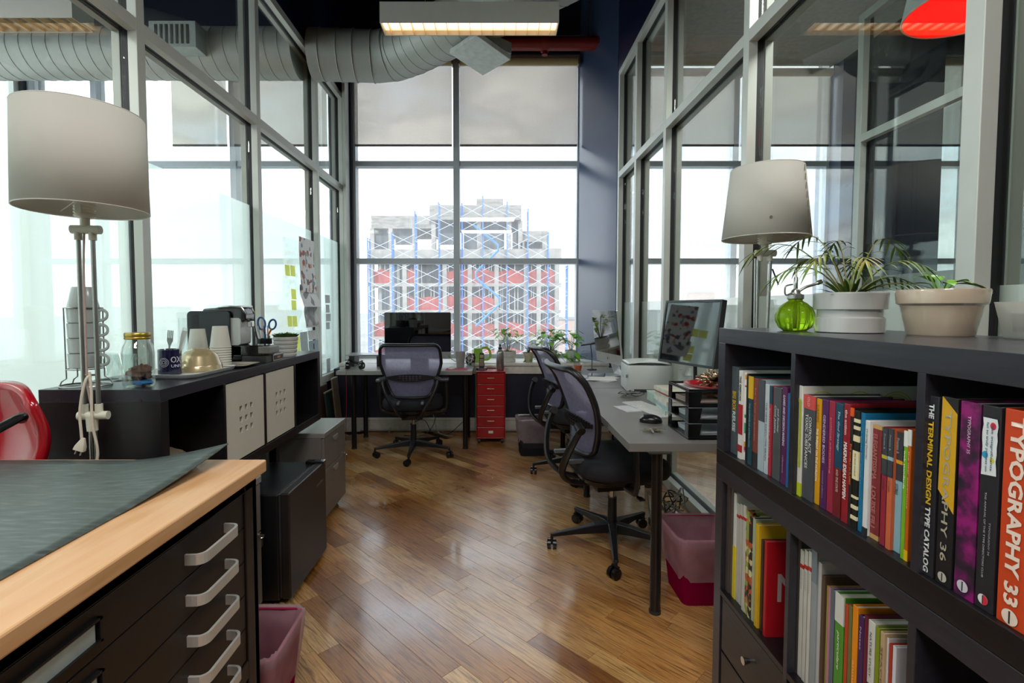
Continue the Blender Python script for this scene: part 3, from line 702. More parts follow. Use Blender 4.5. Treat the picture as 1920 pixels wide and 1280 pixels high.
# ------------------------------------------------------------------ desks
def desk(name, label, x0, x1, y0, y1, top, legs, z=.74, mat=None, th=.036, grp=None):
    cx, cy = (x0 + x1) / 2, (y0 + y1) / 2; t = T(name, label, 'desk', (cx, cy, 0))
    B().box(x0 - cx, x1 - cx, y0 - cy, y1 - cy, z - th, z).obj('desktop', top, t, .002, smooth=False)
    for x, y in legs:
        l = B().cyl((x - cx, y - cy, .012), (x - cx, y - cy, z - th - .006), .0225, n=20).obj('leg', M('131113', .3), t)
        B().cyl((x - cx, y - cy, 0), (x - cx, y - cy, .014), .025, n=20).obj('foot', M('2a2a2c', .5), l); B().box(x - cx - .045, x - cx + .045, y - cy - .045, y - cy + .045, z - th - .006, z - th).obj('leg_plate', STEEL, l, smooth=False)
    return t
DG = M('7b7874', .38, 0, .04, 5); DL = M('8d8c88', .35, 0, .04, 5)
desk('desk', 'grey desk on black legs nearest the camera on the right, its corner pointing out', .56, 1.20, 2.06, 3.50, DG, ((.687, 2.03 + .06), (1.155, 2.12), (.64, 3.42), (1.12, 3.42)))
desk('desk', 'grey desk farther along the right glass wall, next to the window pier', .57, 1.20, 3.505, 4.72, DG, ((.64, 3.60), (1.12, 3.60), (.64, 4.64), (1.12, 4.64)))
desk('desk', 'grey desk under the left half of the window, behind the centre chair', -1.42, -.20, 4.47, 5.10, DL, ((-.27, 4.60), (-.27, 5.02), (-1.30, 4.60), (-1.30, 5.02)))
# ------------------------------------------------------------------ red drawer tower
t = T('drawer_cabinet', 'narrow glossy red metal cabinet of six drawers between desk and bin', 'cabinet', (-.035, 4.97, 0))
RD = M('a10f18', .28, 0, .05, 4); h = .14
b = B(); b.box(-h, -h + .008, -.205, .21, .05, .69); b.box(h - .008, h, -.205, .21, .05, .69); b.box(-h, h, .2, .21, .05, .69); b.box(-h, h, -.205, .21, .05, .06); b.obj('body', RD, t, .002, smooth=False)
B().box(-h - .003, h + .003, -.215, .215, .688, .70).obj('top_panel', RD, t, .004, smooth=False)
for k in range(6):
    z0 = .064 + k * .1035
    d = B().box(-h + .010, h - .010, -.212, .18, z0, z0 + .0995).obj('drawer', RD, t, .003, smooth=False)
    if k: B().box(-.033, .033, -.221, -.212, z0 + .052, z0 + .058).obj('handle', M('c9b9a0', .3, .8), d, .001, smooth=False)
    else: B().box(-.022, .022, -.2135, -.212, z0 + .04, z0 + .065).obj('label_card', PAPER, d, smooth=False)
for x in (-.11, .11):
    for y in (-.17, .17): B().cyl((x - .01, y, .025), (x + .01, y, .025), .025, n=14).obj('caster', BLK, t)
# ------------------------------------------------------------------ flat file in the foreground
t = T('flat_file_cabinet', 'dark brown flat file cabinet with beech top in the left foreground', 'cabinet', (-.95, .72, 0))
FF = M('1b1514', .42, 0, .08, 5); fx1 = .325; fx0 = -.35; fy1 = .575; fy0 = -.62
b = B(); b.box(fx0, fx1, fy1 - .02, fy1, .10, .86); b.box(fx0, fx1, fy0, fy0 + .02, .10, .86); b.box(fx0, fx0 + .02, fy0, fy1, .10, .86); b.box(fx0, fx1, fy0, fy1, .84, .866); b.box(fx0, fx1, fy0, fy1, .10, .14)
b.obj('carcass', FF, t, smooth=False)
b = B(); b.box(fx1 - .03, fx1, fy1 - .058, fy1, .10, .866); b.box(fx1 - .03, fx1, fy0, fy0 + .058, .10, .866); b.box(fx1 - .03, fx1, fy0 + .058, fy1 - .058, .838, .866); b.box(fx1 - .03, fx1, fy0 + .058, fy1 - .058, .36, .405); b.box(fx1 - .03, fx1, fy0 + .058, fy1 - .058, .10, .14)
b.obj('face_frame', FF, t, .002, smooth=False)
def beech():
    m = patmat('beech_top', [(.30, 'cf9a66'), (.5, 'dcae80'), (.7, 'd6a272')], 3.5, .33, stretch=(9, .8, 9), dist=.4); return m
B().box(fx0 - .01, fx1 + .02, fy0 - .02, fy1 + .02, .868, .90).obj('worktop', beech(), t, .004, smooth=False)
ha = B(); path = [Vector((0, .074, 0)), Vector((.012, .074, 0))] + [Vector((.016 + .020 * math.sin(a), .074 - .020 + .020 * math.cos(a), 0)) for a in [PI / 2 * k / 5 for k in range(1, 6)]]
path += [Vector((p.x, -p.y, 0)) for p in reversed(path)]
rr_ = []
for p in path: rr_.append(p)
vs = []; nP = len(path)
for i, p in enumerate(path):
    a = path[max(0, i - 1)]; c = path[min(nP - 1, i + 1)]; d = (c - a).normalized(); nn = Vector((-d.y, d.x, 0)) * .003
    vs.append([p + nn + Vector((0, 0, -.011)), p - nn + Vector((0, 0, -.011)), p - nn + Vector((0, 0, .011)), p + nn + Vector((0, 0, .011))])
ha.loft(vs); HM = ha.mesh(False)
drw = []
for k in range(5):
    z1 = .834 - k * .0855; z0 = z1 - .083
    d = B().box(fx1 - .35, fx1 - .004, fy0 + .061, fy1 - .061, z0, z1).obj('drawer', FF, t, .0015, smooth=False); drw.append(d)
    for y in (.352, -.352): o = put(HM, 'handle', M('cdccc7', .38, .45, .04), d, loc=(fx1 - .004, y, (z0 + z1) / 2 - .003))
    fr = B()
    for q in ((-.12, .055, .016, .020), (-.12, .055, -.020, -.016), (-.12, -.115, -.020, .020), (.050, .055, -.020, .020)): fr.box(fx1 - .004, fx1 + .003, q[0], q[1], (z0 + z1) / 2 + q[2], (z0 + z1) / 2 + q[3])
    fr.obj('card_holder', BLK, d, smooth=False); B().box(fx1 - .004, fx1 - .002, -.115, .045, (z0 + z1) / 2 - .016, (z0 + z1) / 2 + .016).obj('label_card', M('a7b3b2', .35), d, smooth=False)
B().box(fx1 - .3, fx1 - .006, fy0 + .06, fy1 - .06, .142, .358).obj('door', FF, t, .002, smooth=False)
b = B(); b.box(fx0 + .03, fx1 - .03, fy0 + .03, fy1 - .03, 0, .10); b.obj('plinth', FF, t, smooth=False)
# cutting mat, one corner curling up
t = T('cutting_mat', 'worn dark grey-green cutting mat with a curled corner on the beech top', 'mat', (-.95, .72, .9))
def matp(u, v):
    x = -.36 + u * .585; y = -.62 + v * 1.195; c = max(0, (u - .62) / .38) * max(0, (v - .70) / .30)
    x += .0 + .03 * c; return (x, y, .0025 + .045 * c ** 1.4)
MATG = bpy.data.materials.new('mat_rubber'); MATG.use_nodes = True
q = MATG.node_tree; bb = q.nodes['Principled BSDF']; tx = N(q, 'ShaderNodeTexCoord'); mp = N(q, 'ShaderNodeMapping'); mp.inputs['Scale'].default_value = (3, 16, 1); mp.inputs['Rotation'].default_value = (0, 0, .5)
q.links.new(tx.outputs['Object'], mp.inputs[0]); n1 = N(q, 'ShaderNodeTexNoise'); n1.inputs['Scale'].default_value = 6; n1.inputs['Detail'].default_value = 8; q.links.new(mp.outputs[0], n1.inputs['Vector'])
q.links.new(ramp(q, n1.outputs['Fac'], [(.3, lin('3c4644')), (.55, lin('4f5957')), (.75, lin('6a716f'))]), bb.inputs['Base Color']); bb.inputs['Roughness'].default_value = .38
bq = N(q, 'ShaderNodeBump'); bq.inputs['Strength'].default_value = .15; q.links.new(n1.outputs['Fac'], bq.inputs['Height']); q.links.new(bq.outputs[0], bb.inputs['Normal'])
B().grid(matp, 24, 30).obj('mat_sheet', MATG, t, solid=.003)
b = B(); mh = Matrix.Translation((-.05, .44, .0052)) @ Matrix.Rotation(.5, 4, 'Z')
for r_ in (.055, .04): b.add([p for k in range(24) for p in ((r_ * math.cos(k * PI / 12), r_ * .35 * math.sin(k * PI / 12), 0), ((r_ - .003) * math.cos(k * PI / 12), (r_ - .003) * .35 * math.sin(k * PI / 12), 0))], [(2 * k, 2 * ((k + 1) % 24), 2 * ((k + 1) % 24) + 1, 2 * k + 1) for k in range(24)], mh)
b.obj('printed_emblem', M('66706d', .5), t, smooth=False)
# ------------------------------------------------------------------ mini fridge and file cabinets
t = T('mini_fridge', 'black mini fridge with dark brown door standing on the wood floor', 'refrigerator', (-1.13, 2.375, 0))
B().box(-.235, .19, -.235, .235, .02, .492).obj('body', M('131316', .35), t, .006, smooth=False)
d = B().box(.200, .240, -.236, .236, .028, .498).obj('door', M('201a19', .42, 0, .1, 60), t, .006, smooth=False)
B().box(.203, .205, -.236, .236, .4935, .500).obj('door_edge_strip', CHROME, d, smooth=False)
B().box(.189, .200, -.228, .228, .03, .49).obj('door_gasket', M('2c2d30', .5), t, smooth=False)
B().box(.186, .190, -.23, .23, .490, .4945).obj('trim_strip', CHROME, t, smooth=False)
b = B(); b.box(.15, .245, .19, .23, .492, .508); b.obj('hinge_cover', BLKG, t, .003, smooth=False)
B().box(.2395, .2415, .10, .18, .405, .416).obj('badge', M('4a4440', .4), d, smooth=False)
for y in (-.19, .19): B().cyl((.17, y, 0), (.17, y, .03), .015, n=10).obj('foot', BLK, t)
def filecab(label, x, y, w, dp, h, key_side=1):
    """front faces +x"""
    t = T('file_cabinet', label, 'cabinet', (x, y, 0)); g = M('77726d', .42, .25, .04, 6); e = w / 2
    B().box(-dp, -.018, -e, e, .05, h - .03).obj('body', g, t, .003, smooth=False)
    B().box(-dp - .003, .004, -e - .003, e + .003, h - .03, h).obj('top_panel', M('8f8c88', .35, .25, .04, 6), t, .004, smooth=False)
    for z0, z1 in ((.055, h * .60), (h * .61, h - .035)):
        d = B().box(-.018, 0, -e + .003, e - .003, z0, z1).obj('drawer', g, t, .003, smooth=False)
        pr = [(-.045, 0)] + [(-.045 * math.cos(PI * k / 10), -.032 * math.sin(PI * k / 10)) for k in range(1, 10)] + [(.045, 0)]
        b = B(); b.prism(pr, 0.0, .006, 'x', Matrix.Translation((0, 0, z1 - .025))); b.obj('handle', M('a9a7a2', .3, .5), d, .001, smooth=False)
    b = B(); b.cyl((0, e - .035, h * .60 + .0), (.012, e - .035, h * .60), .008, n=12); b.obj('lock', CHROME, t)
    b = B(); b.tube([(.018 + .008 * math.cos(a), e - .035 + .008 * math.sin(a), h * .6 - .01) for a in [k * PI / 6 for k in range(12)]], .0012, 5, True); b.box(.012, .03, e - .038, e - .032, h * .6 - .002, h * .6 + .003); b.box(.018, .020, e - .045, e - .030, h * .6 - .05, h * .6 - .018); b.obj('key', CHROME, t, smooth=False)
    for yy in (-e + .05, e - .05):
        for xx in (-.06, -dp + .06): B().cyl((xx, yy - .01, .025), (xx, yy + .01, .025), .025, n=14).obj('caster', BLK, t)
    return t
filecab('grey metal file cabinet on casters beyond the mini fridge, keys in its lock', -1.005, 3.13, .42, .42, .565)
filecab('grey file cabinet squeezed between flat file and mini fridge, only its edge showing', -.985, 1.90, .36, .42, .60)
# ------------------------------------------------------------------ credenza (one row of cubes)
def shelf_unit(name, label, cat, loc, nrow, ncol, w, faces, legs=0):
    """long shelf unit; local +x is the open front, cells run along +y"""
    t = T(name, label, cat, loc); D = .39; c = .335; o_ = .045; i_ = .016
    Lt = 2 * o_ - .01 + ncol * c + (ncol - 1) * i_; Ht = 2 * o_ + nrow * c + (nrow - 1) * i_
    return t, D, c, o_, i_, Lt, Ht
t = T('shelf_unit', 'long black-brown cube shelf unit with two pale inset doors along the left wall', 'shelf', (-1.265, 1.594, .62))
o_ = .040; c = .335; i_ = .016; H_ = .42; x0, x1 = -.195, .195; Lt = 2 * o_ + 4 * c + 3 * i_
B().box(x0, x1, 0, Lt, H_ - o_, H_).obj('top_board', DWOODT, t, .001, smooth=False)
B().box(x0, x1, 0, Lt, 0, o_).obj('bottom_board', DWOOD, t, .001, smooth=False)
B().box(x0, x1, 0, o_, o_, H_ - o_).obj('side_board', DWOOD, t, .001, smooth=False); B().box(x0, x1, Lt - o_, Lt, o_, H_ - o_).obj('side_board', DWOOD, t, .001, smooth=False)
B().box(x0, x0 + .01, o_, Lt - o_, o_, H_ - o_).obj('back_panel', BLK, t, smooth=False)
ys_ = [o_ + k * (c + i_) for k in range(4)]
for k in range(3): B().box(x0 + .01, x1, ys_[k] + c, ys_[k] + c + i_, o_, H_ - o_).obj('divider', DWOOD, t, .001, smooth=False)
CREAM = M('d3cec2', .4, 0, .03, 5)
for k in (1, 2):
    y = ys_[k]; mxd = frame((x1 - .012, y + c / 2, o_ + .17), (0, 1, 0), (0, 0, 1))
    b = B(); e = c / 2 - .003; hh = .0115; pos = [-.046, 0, .046]
    xs = [-e] + [v for p in pos for v in (p - hh, p + hh)] + [e]; zs = [-e] + [v for p in pos for v in (p - hh + .0, p + hh)] + [e]
    for i in range(7):
        for j in range(7):
            if i % 2 and j % 2: continue
            b.box(xs[i], xs[i + 1], zs[j], zs[j + 1], -.008, .008, mxd)
    d = b.obj('door', CREAM, t, smooth=False)
for y in (.06, Lt - .34):
    for x in (x0 + .05, x1 - .14): B().box(x - .02, x + .02, y - .02, y + .02, -.62, 0).obj('leg', BLK, t, .002, smooth=False)
for x in (-.13, .13):
    B().cyl((x, -.002, .385), (x, .002, .385), .006, n=10).obj('fixing_cap', M('2c2626', .5), t)
t = T('cloth_bag', 'crumpled beige cloth bag with a dark print in the open left cube', 'bag', (-1.25, 1.82, .66))
b = B(); blob(b, (-.02, 0, .05), .12, .13, .065, .16, 30, 18, 4, 2.2, flat=-.0)
b.obj('bag_body', patmat('beige_cloth', [(.3, '8a775c'), (.5, 'a8957a'), (.7, 'b5a284')], 9, .9), t)
b = B(); b.grid(lambda u, v: (.02 + u * .08, -.13 + v * .03, .075 + .0 * v + .012 * math.sin(u * 5)), 6, 3); b.obj('print', M('45202a', .8), t)
# ------------------------------------------------------------------ book shelves on the right: one-row unit stacked on a two-row unit
SX0, SX1 = .696, 1.086; cells = [(1.172, 1.507), (.821, 1.156), (.470, .805), (.119, .454)]
def rshelf(name, label, z0, z1, floors):
    t = T(name, label, 'shelf', (.891, .81, z0)); X0 = SX0 - .891; X1 = SX1 - .891; Y0 = .074 - .81; Y1 = 1.552 - .81; H = z1 - z0; e = .045
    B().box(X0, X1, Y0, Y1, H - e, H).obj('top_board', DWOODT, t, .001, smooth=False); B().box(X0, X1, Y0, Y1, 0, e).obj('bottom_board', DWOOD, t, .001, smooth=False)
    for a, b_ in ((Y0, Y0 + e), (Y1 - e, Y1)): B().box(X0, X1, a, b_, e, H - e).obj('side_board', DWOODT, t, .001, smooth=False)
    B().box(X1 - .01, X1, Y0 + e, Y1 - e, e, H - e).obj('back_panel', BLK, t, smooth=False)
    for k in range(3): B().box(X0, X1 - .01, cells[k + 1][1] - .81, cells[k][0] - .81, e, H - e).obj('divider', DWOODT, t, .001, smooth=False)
    for z in floors: 
        for a, b_ in cells: B().box(X0, X1 - .01, a - .81, b_ - .81, z - z0 - .016, z - z0).obj('shelf_board', DWOOD, t, .001, smooth=False)
    return t
rshelf('shelf_unit', 'upper one-row book shelf on the right, plant pots on top', .82, 1.24, ())
ru = rshelf('shelf_unit', 'lower two-row book shelf on the right with a drawer insert', .0, .8185, (.435,))
dz = (.25, .425)
for k, (a, b_) in enumerate(((.252, .414), (.050, .246))):
    d = B().box(.700 - .891, .716 - .891, 1.176 - .81, 1.503 - .81, a, b_).obj('drawer', DWOOD, ru, .0015, smooth=False)
    c = (.700 - .891, 1.335 - .81, (a + b_) / 2); B().cyl(c, (c[0] - .018, c[1], c[2]), .006, .011, 14).obj('knob', CHROME, d)
BK = {'n': 0}
def spine_y(u, X): return X * 940 / (u - 927)
def book(u0, u1, v, col, label, floor=.865, grp='books on the top shelf', X=None, parts=(), txt=(), dep=None, name='book', rough=.42, page='d8d2c2', mat=None, hard=0):
    X = X if X is not None else .712 + RN.uniform(-.003, .006)
    y1 = spine_y(u0, X); y0 = spine_y(u1, X); w = (y1 - y0) * .965; yc = (y0 + y1) / 2
    h = 1.3 - (v - 578) * yc / 940 - floor; dep = dep or min(.30, h * .74 + RN.uniform(-.015, .015))
    t = T(name, label, 'book', (X, yc, floor), 0, grp); e = min(.0025, w * .15)
    m = mat or M(col, rough, 0, .05, 18)
    b = B(); b.box(0, e, -w / 2, w / 2, 0, h); b.box(e, dep, -w / 2, -w / 2 + e, 0, h); b.box(e, dep, w / 2 - e, w / 2, 0, h); b.obj('cover', m, t, min(.0012, w * .1), smooth=False)
    B().box(e, dep - .004, -w / 2 + e, w / 2 - e, .003, h - (.004 if not hard else .006)).obj('pages', M(page, .8, 0, .05, (90)), t, smooth=False)
    for qi, (f0, f1, cc) in enumerate(parts): B().box(-.0004 - .0002 * qi, e, -w / 2 - .0002 - .0001 * qi, w / 2 + .0002 + .0001 * qi, h * f0, h * f1 + (.0002 * (qi + 1) if f1 == 1 else 0)).obj('spine_band', M(cc, rough, 0, .04, 18) if isinstance(cc, str) else cc, t, smooth=False)
    for q in txt:
        s, f0, f1, cc = q[:4]; wf = q[4] if len(q) > 4 else .55; off = q[5] if len(q) > 5 else 0; sh = q[6] if len(q) > 6 else 0
        text(s, h * (f1 - f0), w * wf, M(cc, .5, 0, .02), t, frame((-.0012, -off * w, h * (f0 + f1) / 2), (0, 0, -1), (0, -1, 0)), shear=sh, bold=.035 if w > .012 and wf >= .4 else .012)
    return t, w, h
U = 'books in the first cube of the top shelf'
SPK = patmat('yellow_speckle', [(0, 'd9b414'), (.45, '1c1a10'), (.62, 'd2ad18'), (.8, '3a2412')], 60, .5, 'v', (1, 1, 1))
STR = patmat('candy_stripes', [(0, 'e6e3dc'), (.3, 'b5304a'), (.42, 'e6e3dc'), (.55, '2e8f6b'), (.68, 'e6e3dc'), (.8, 'd8902c'), (.9, 'e6e3dc')], 70, .5, 'v', (.01, .01, 1))
book(1362, 1367, 670, 'c9a60f', 'thin yellow and black speckled book at the far left of the top shelf', X=.71, grp=U, mat=SPK)
book(1367.6, 1373.5, 672, '1b1a1c', 'tall black book right of the speckled yellow one', grp=U, txt=(('annual report', .45, .85, 'a3a09a', .4),))
book(1374.5, 1387, 688, '4a5257', 'slate grey book with spine lettering about big box reuse', grp=U, txt=(('BIG BOX', .50, .72, 'c9a52a', .55), ('REUSE', .26, .49, 'c6cacb', .5)))
book(1388, 1395, 695, 'd8d5cf', 'white book with a red figure on its spine', grp=U, parts=((.28, .62, 'a5202a'), (.08, .16, 'a5202a')), txt=(('THIS AMERICAN', .66, .94, '3b3b40', .5),))
book(1395.6, 1402, 698, 'd8d5cf', 'book with narrow candy-coloured stripes on its spine', grp=U, mat=STR)
book(1402.6, 1406, 701, '121114', 'thin black book right of the candy-striped one', grp=U, dep=.29)
book(1406.5, 1414.5, 706, '17404a', 'dark teal book with a yellow top band', grp=U, parts=((.75, 1, 'd1a912'),), txt=(('THE SCIENCE OF ATTRACTION', .2, .7, '7fa3a8', .35),))
book(1415.5, 1425.5, 710, '7a3a30', 'terracotta brown book with a dark foot', grp=U, parts=((0, .17, '2a2829'),), txt=(('THE FUTURE OF BUSINESS', .3, .9, 'b4776a', .25),))
book(1426, 1437, 713, 'a5b3ba', 'pale blue book with a dark grey upper half', grp=U, parts=((.55, 1, '484b52'),))
book(1438, 1445.5, 721, 'b6bfc4', 'pale grey-blue book with small dark lettering', grp=U, txt=(('THE NEW EXECUTIVE BRAIN', .15, .8, '4b5560', .35),))
book(1446, 1452, 724, 'a32635', 'thin book, dark teal above and red below', grp=U, parts=((.80, 1, '1c4351'),), txt=(('business ethics', .2, .75, 'd9a0a4', .3),))
book(1454, 1469, 727, '4b4d50', 'wide grey book with white italic lettering on two lines', grp=U, txt=(('Cool, Justice,', .50, .80, 'c9cdd0', .30, -.18, .3), ('and Society', .52, .78, 'c9cdd0', .28, .2, .3)))
book(1470.5, 1480.5, 726, '551a4e', 'deep purple book about games and decisions', grp=U, txt=(('GAMES AND DECISION MAKING', .40, .92, 'c9b9cc', .42), ('reference', .12, .3, 'a98aaa', .3)))
book(1481, 1486, 738, '1d5f96', 'thin bright blue book at the right of the first cube', grp=U)
U = 'books in the second cube of the top shelf'
t, w_, h_ = book(1497, 1509.5, 723, 'cfcdc4', 'tall white book with lime green looping lines on spine and cover', grp=U, X=.708, dep=.275, parts=((.0, .12, 'b5c020'),))
LIME = M('b3bd2c', .5)
def loops(parent, mxs, R0, n, x0, step, ytop, ht):
    b = B()
    for k in range(n):
        for r_ in R0:
            cx = x0 + k * step; out = []
            for i in range(17): a = PI * i / 16; out.append((cx + r_ * math.cos(a), ytop + r_ * math.sin(a)))
            out = [(cx + r_, ytop - ht)] + out + [(cx - r_, ytop - ht)]; inn = [(cx + (x - cx) * (1 - .0022 / r_), ytop + (y - ytop) * (1 - .0022 / r_) if y > ytop else y) for x, y in out]
            vs = [(x, y, 0) for x, y in out] + [(x, y, 0) for x, y in inn]; m_ = len(out)
            b.add(vs, [(i, i + 1, m_ + i + 1, m_ + i) for i in range(m_ - 1)], mxs)
    b.obj('printed_loops', LIME, parent, smooth=False)
loops(t, frame((.0, -w_ / 2 - .0004, 0), (1, 0, 0), (0, 0, 1)), (.040, .034, .028, .022), 3, .045, .085, h_ - .052, .03)
loops(t, frame((-.0012, 0, 0), (0, -1, 0), (0, 0, 1)), (w_ * .42, w_ * .30, w_ * .18), 1, 0, 1, h_ - .04, .15)
book(1511, 1533, 742, '45464b', 'thick charcoal book with a coral red top about toxic substances', grp=U, parts=((.87, 1, 'c94a48'),), txt=(('TOXIC SUBSTANCES', .30, .82, 'd5d5d2', .24, -.12), ('CONTROL ACT', .46, .80, 'd5d5d2', .24, .18), ('OLD', .895, .985, 'e0b4ae', .2, .0)))
book(1534, 1545.5, 748, 'd0930f', 'mustard yellow book right of the charcoal one', grp=U, txt=(('THE THREAT ON THE HORIZON', .22, .72, 'f0dcb0', .4), ('LAPIN', .78, .94, '9b6a08', .35)))
book(1546.5, 1558.5, 750, '4c1d50', 'purple book with widely spaced white lettering', grp=U, txt=(('GENDERED BODIES', .42, .86, 'cbb8cf', .38), ('second edition', .1, .35, '9a7aa0', .25)))
book(1559.5, 1571, 753, '96243f', 'crimson book between the purple and the teal one', grp=U, txt=(('political advertising', .35, .85, 'd38a98', .3),))
book(1572, 1587, 757, '15425a', 'teal book with a dark red lower half', grp=U, parts=((0, .43, '6f1a1e'),), txt=(('The God Strategy', .58, .93, 'a9c3cf', .36, 0, .3), ('AND THE STATE', .22, .42, 'd0a9a5', .3)))
book(1587.6, 1600, 758, '8c1620', 'dark red book with large pale condensed lettering', grp=U, txt=(('MAKING IDEAS HAPPEN', .20, .68, 'e2d6cf', .55, 0, .1), ('the action', .74, .95, 'd1aaa6', .4)))
book(1600.6, 1607, 766, '1e1b1c', 'thin black book with an orange top and orange lettering', grp=U, parts=((.93, 1, 'd9541c'),), txt=(('THE WORLD IN FLAMES', .35, .70, 'd2691e', .6),))
t, w_, h_ = book(1608, 1618.5, 771, '17150f', 'book with black and cream bars across its spine', grp=U, parts=((.90, .93, 'dccfa6'), (.84, .87, 'dccfa6'), (.74, .79, 'dccfa6'), (.42, .66, 'dccfa6'), (.26, .28, 'dccfa6'), (.17, .20, 'dccfa6'), (.08, .11, 'dccfa6')), txt=(('the dutch windmill', .45, .64, '4a4536', .25),))
book(1619.5, 1628.5, 775, '136a92', 'clear blue book right of the barred one', grp=U, txt=(('a guide for small teams', .3, .85, '5fa0ba', .3),))
book(1629.2, 1638, 790, 'cfd0cf', 'white book with a dark foot and dark serif title', grp=U, parts=((0, .07, '222226'),), txt=(('Ordering Disorder', .66, .93, '33343a', .42, 0, .2),))
book(1639.5, 1661.5, 798, '7c2a2c', 'thick brick red book with golden ends', grp=U, parts=((.965, 1, 'b8925a'), (0, .04, 'b8925a')), txt=(('ELEGANTISSIMA', .52, .92, 'a9605a', .42), ('LOUISE FILI', .10, .46, 'a9605a', .42)))
for (a, b_, v_, lo, ban, lab) in ((1663, 1673, 804, '8f2338', 'b3a53a', 'first of three charcoal-topped manuals, with a crimson lower part'), (1674, 1683.5, 806, 'c2613c', '8fb0bd', 'middle of three charcoal-topped manuals, with an orange lower part'), (1684.5, 1703, 812, '86aebb', 'd99a2b', 'widest of three charcoal-topped manuals, with a light blue lower part')):
    book(a, b_, v_, lo, lab, grp=U, parts=((.60, 1, '3a3c42'), (.74, .77, ban)), txt=(('STORIES', .48, .57, '2c2c33', .3), ('Process &', .82, .95, '9aa0a8', .3)))
book(1703.8, 1711, 810, '6fa81f', 'lime green book with a white top', grp=U, parts=((.88, 1, 'd8d8d2'),), txt=(('web standards', .55, .85, 'e1efc4', .5),))
book(1711.4, 1718, 808, 'bb5a17', 'thin burnt orange book with a yellow edge at the right of its cube', grp=U, parts=((.88, 1, 'd8d6cf'), (0, .08, 'dfb019')), txt=(('the user experience', .4, .84, 'efc59a', .4),))
U = 'typography annuals in the third cube of the top shelf'
book(1742, 1768, 743, '222126', 'charcoal book titled The Terminal Design Type Catalog', grp=U, X=.705, txt=(('THE', .875, .955, 'cfcfcd', .42), ('TERMINAL DESIGN', .40, .86, 'cda21d', .42), ('TYPE CATALOG', .02, .385, 'cfcfcd', .42)))
t, w_, h_ = book(1772, 1804, 746, '19171a', 'black annual with a yellow slanted block and the number 36', grp=U, X=.705)
b = B(); b.prism([(-w_ / 2, .50 * h_), (w_ / 2, .40 * h_), (w_ / 2, .92 * h_), (-w_ / 2 + .002, 1.0 * h_)], -.0009, -.0002, 'x', Matrix.Diagonal((1, -1, 1, 1))); b.obj('yellow_block', M('c99a1e', .4, 0, .05), t, smooth=False)
text('TYPOGRAPHY 36', h_ * .80, w_ * .40, M('a39a86', .5), t, frame((-.0014, 0, h_ * .53), (0, 0, -1), (0, -1, 0)), 'thin_lettering')
def seal(t, w, h, z, c1, c2=None, r=.28):
    b = B(); R_ = w * r; b.add([(-.0014, R_ * math.cos(k * PI / 12), z + R_ * math.sin(k * PI / 12)) for k in range(24)], [tuple(range(24))]); b.obj('round_emblem', M(c1, .5), t, smooth=False)
    if c2:
        b = B(); b.add([(-.0018, -R_ * math.sin(k * PI / 12), z + R_ * math.cos(k * PI / 12)) for k in range(13)], [tuple(range(13))]); b.obj('emblem_half', M(c2, .5), t, smooth=False)
    B().box(-.0021, -.0015, -R_ * .08, R_ * .08, z - R_ * .8, z + R_ * .8).obj('emblem_bar', M('26242a', .5), t, smooth=False)
seal(t, w_, h_, h_ * .045, 'b3aca0')
MAG = patmat('magenta_mottle', [(.36, '221c26'), (.47, '4a1540'), (.60, '8a1668')], 30, .4)
t, w_, h_ = book(1808, 1848, 755, '2a2228', 'annual mottled in magenta and charcoal with the number 35', grp=U, X=.705, mat=MAG, txt=(('TYPOGRAPHY 35', .74, .93, 'c9a9c0', .16, .0),))
seal(t, w_, h_, h_ * .06, 'c3bcc6')
t, w_, h_ = book(1850, 1887, 762, '232126', 'charcoal annual with a white brushed label and coloured blots', grp=U, X=.705, txt=(('THE ANNUAL OF THE TYPE DIRECTORS CLUB', .16, .58, 'a5a3a8', .10, -.1), ('TYPOGRAPHY 34', .28, .44, '8d8b90', .10, .18)))
rj = random.Random(3); pg = [(-w_ * .40 + rj.uniform(-.001, .001), h_ * (.66 + .28 * k / 8)) for k in range(9)] + [(w_ * .38 + rj.uniform(-.0015, .001), h_ * (.94 - .27 * k / 8)) for k in range(9)]
b = B(); b.add([(-.0012, -y, z) for y, z in pg], [tuple(range(len(pg)))]); b.obj('brushed_label', M('cfd3d6', .6), t, smooth=False)
for yy, zz, rr2, cc in ((-.004, .905, .16, 'c22034'), (.006, .76, .16, '1d8fb5'), (-.004, .74, .12, 'cfc01e')):
    b = B(); b.add([(-.0016, yy + w_ * rr2 * math.cos(k * PI / 6), zz * h_ + w_ * rr2 * 1.2 * math.sin(k * PI / 6)) for k in range(12)], [tuple(range(12))]); b.obj('colour_blot', M(cc, .6), t, smooth=False)
text('the insignificants', h_ * .22, w_ * .16, M('37506a', .6), t, frame((-.0020, -w_ * .12, h_ * .80), (0, 0, -1), (0, -1, 0)))
text('fail to truly protest on', h_ * .24, w_ * .16, M('37506a', .6), t, frame((-.0020, w_ * .14, h_ * .80), (0, 0, -1), (0, -1, 0)))
seal(t, w_, h_, h_ * .055, 'd5d2d2', 'c8283a')
t, w_, h_ = book(1892, 1952, 771, 'c2401a', 'thick orange annual with huge pale letters and the number 33', grp=U, X=.705, txt=(('TYPOGRAPHY 33', .10, .97, 'e2ccbc', .50),))
seal(t, w_, h_, h_ * .045, 'e2ccbc')
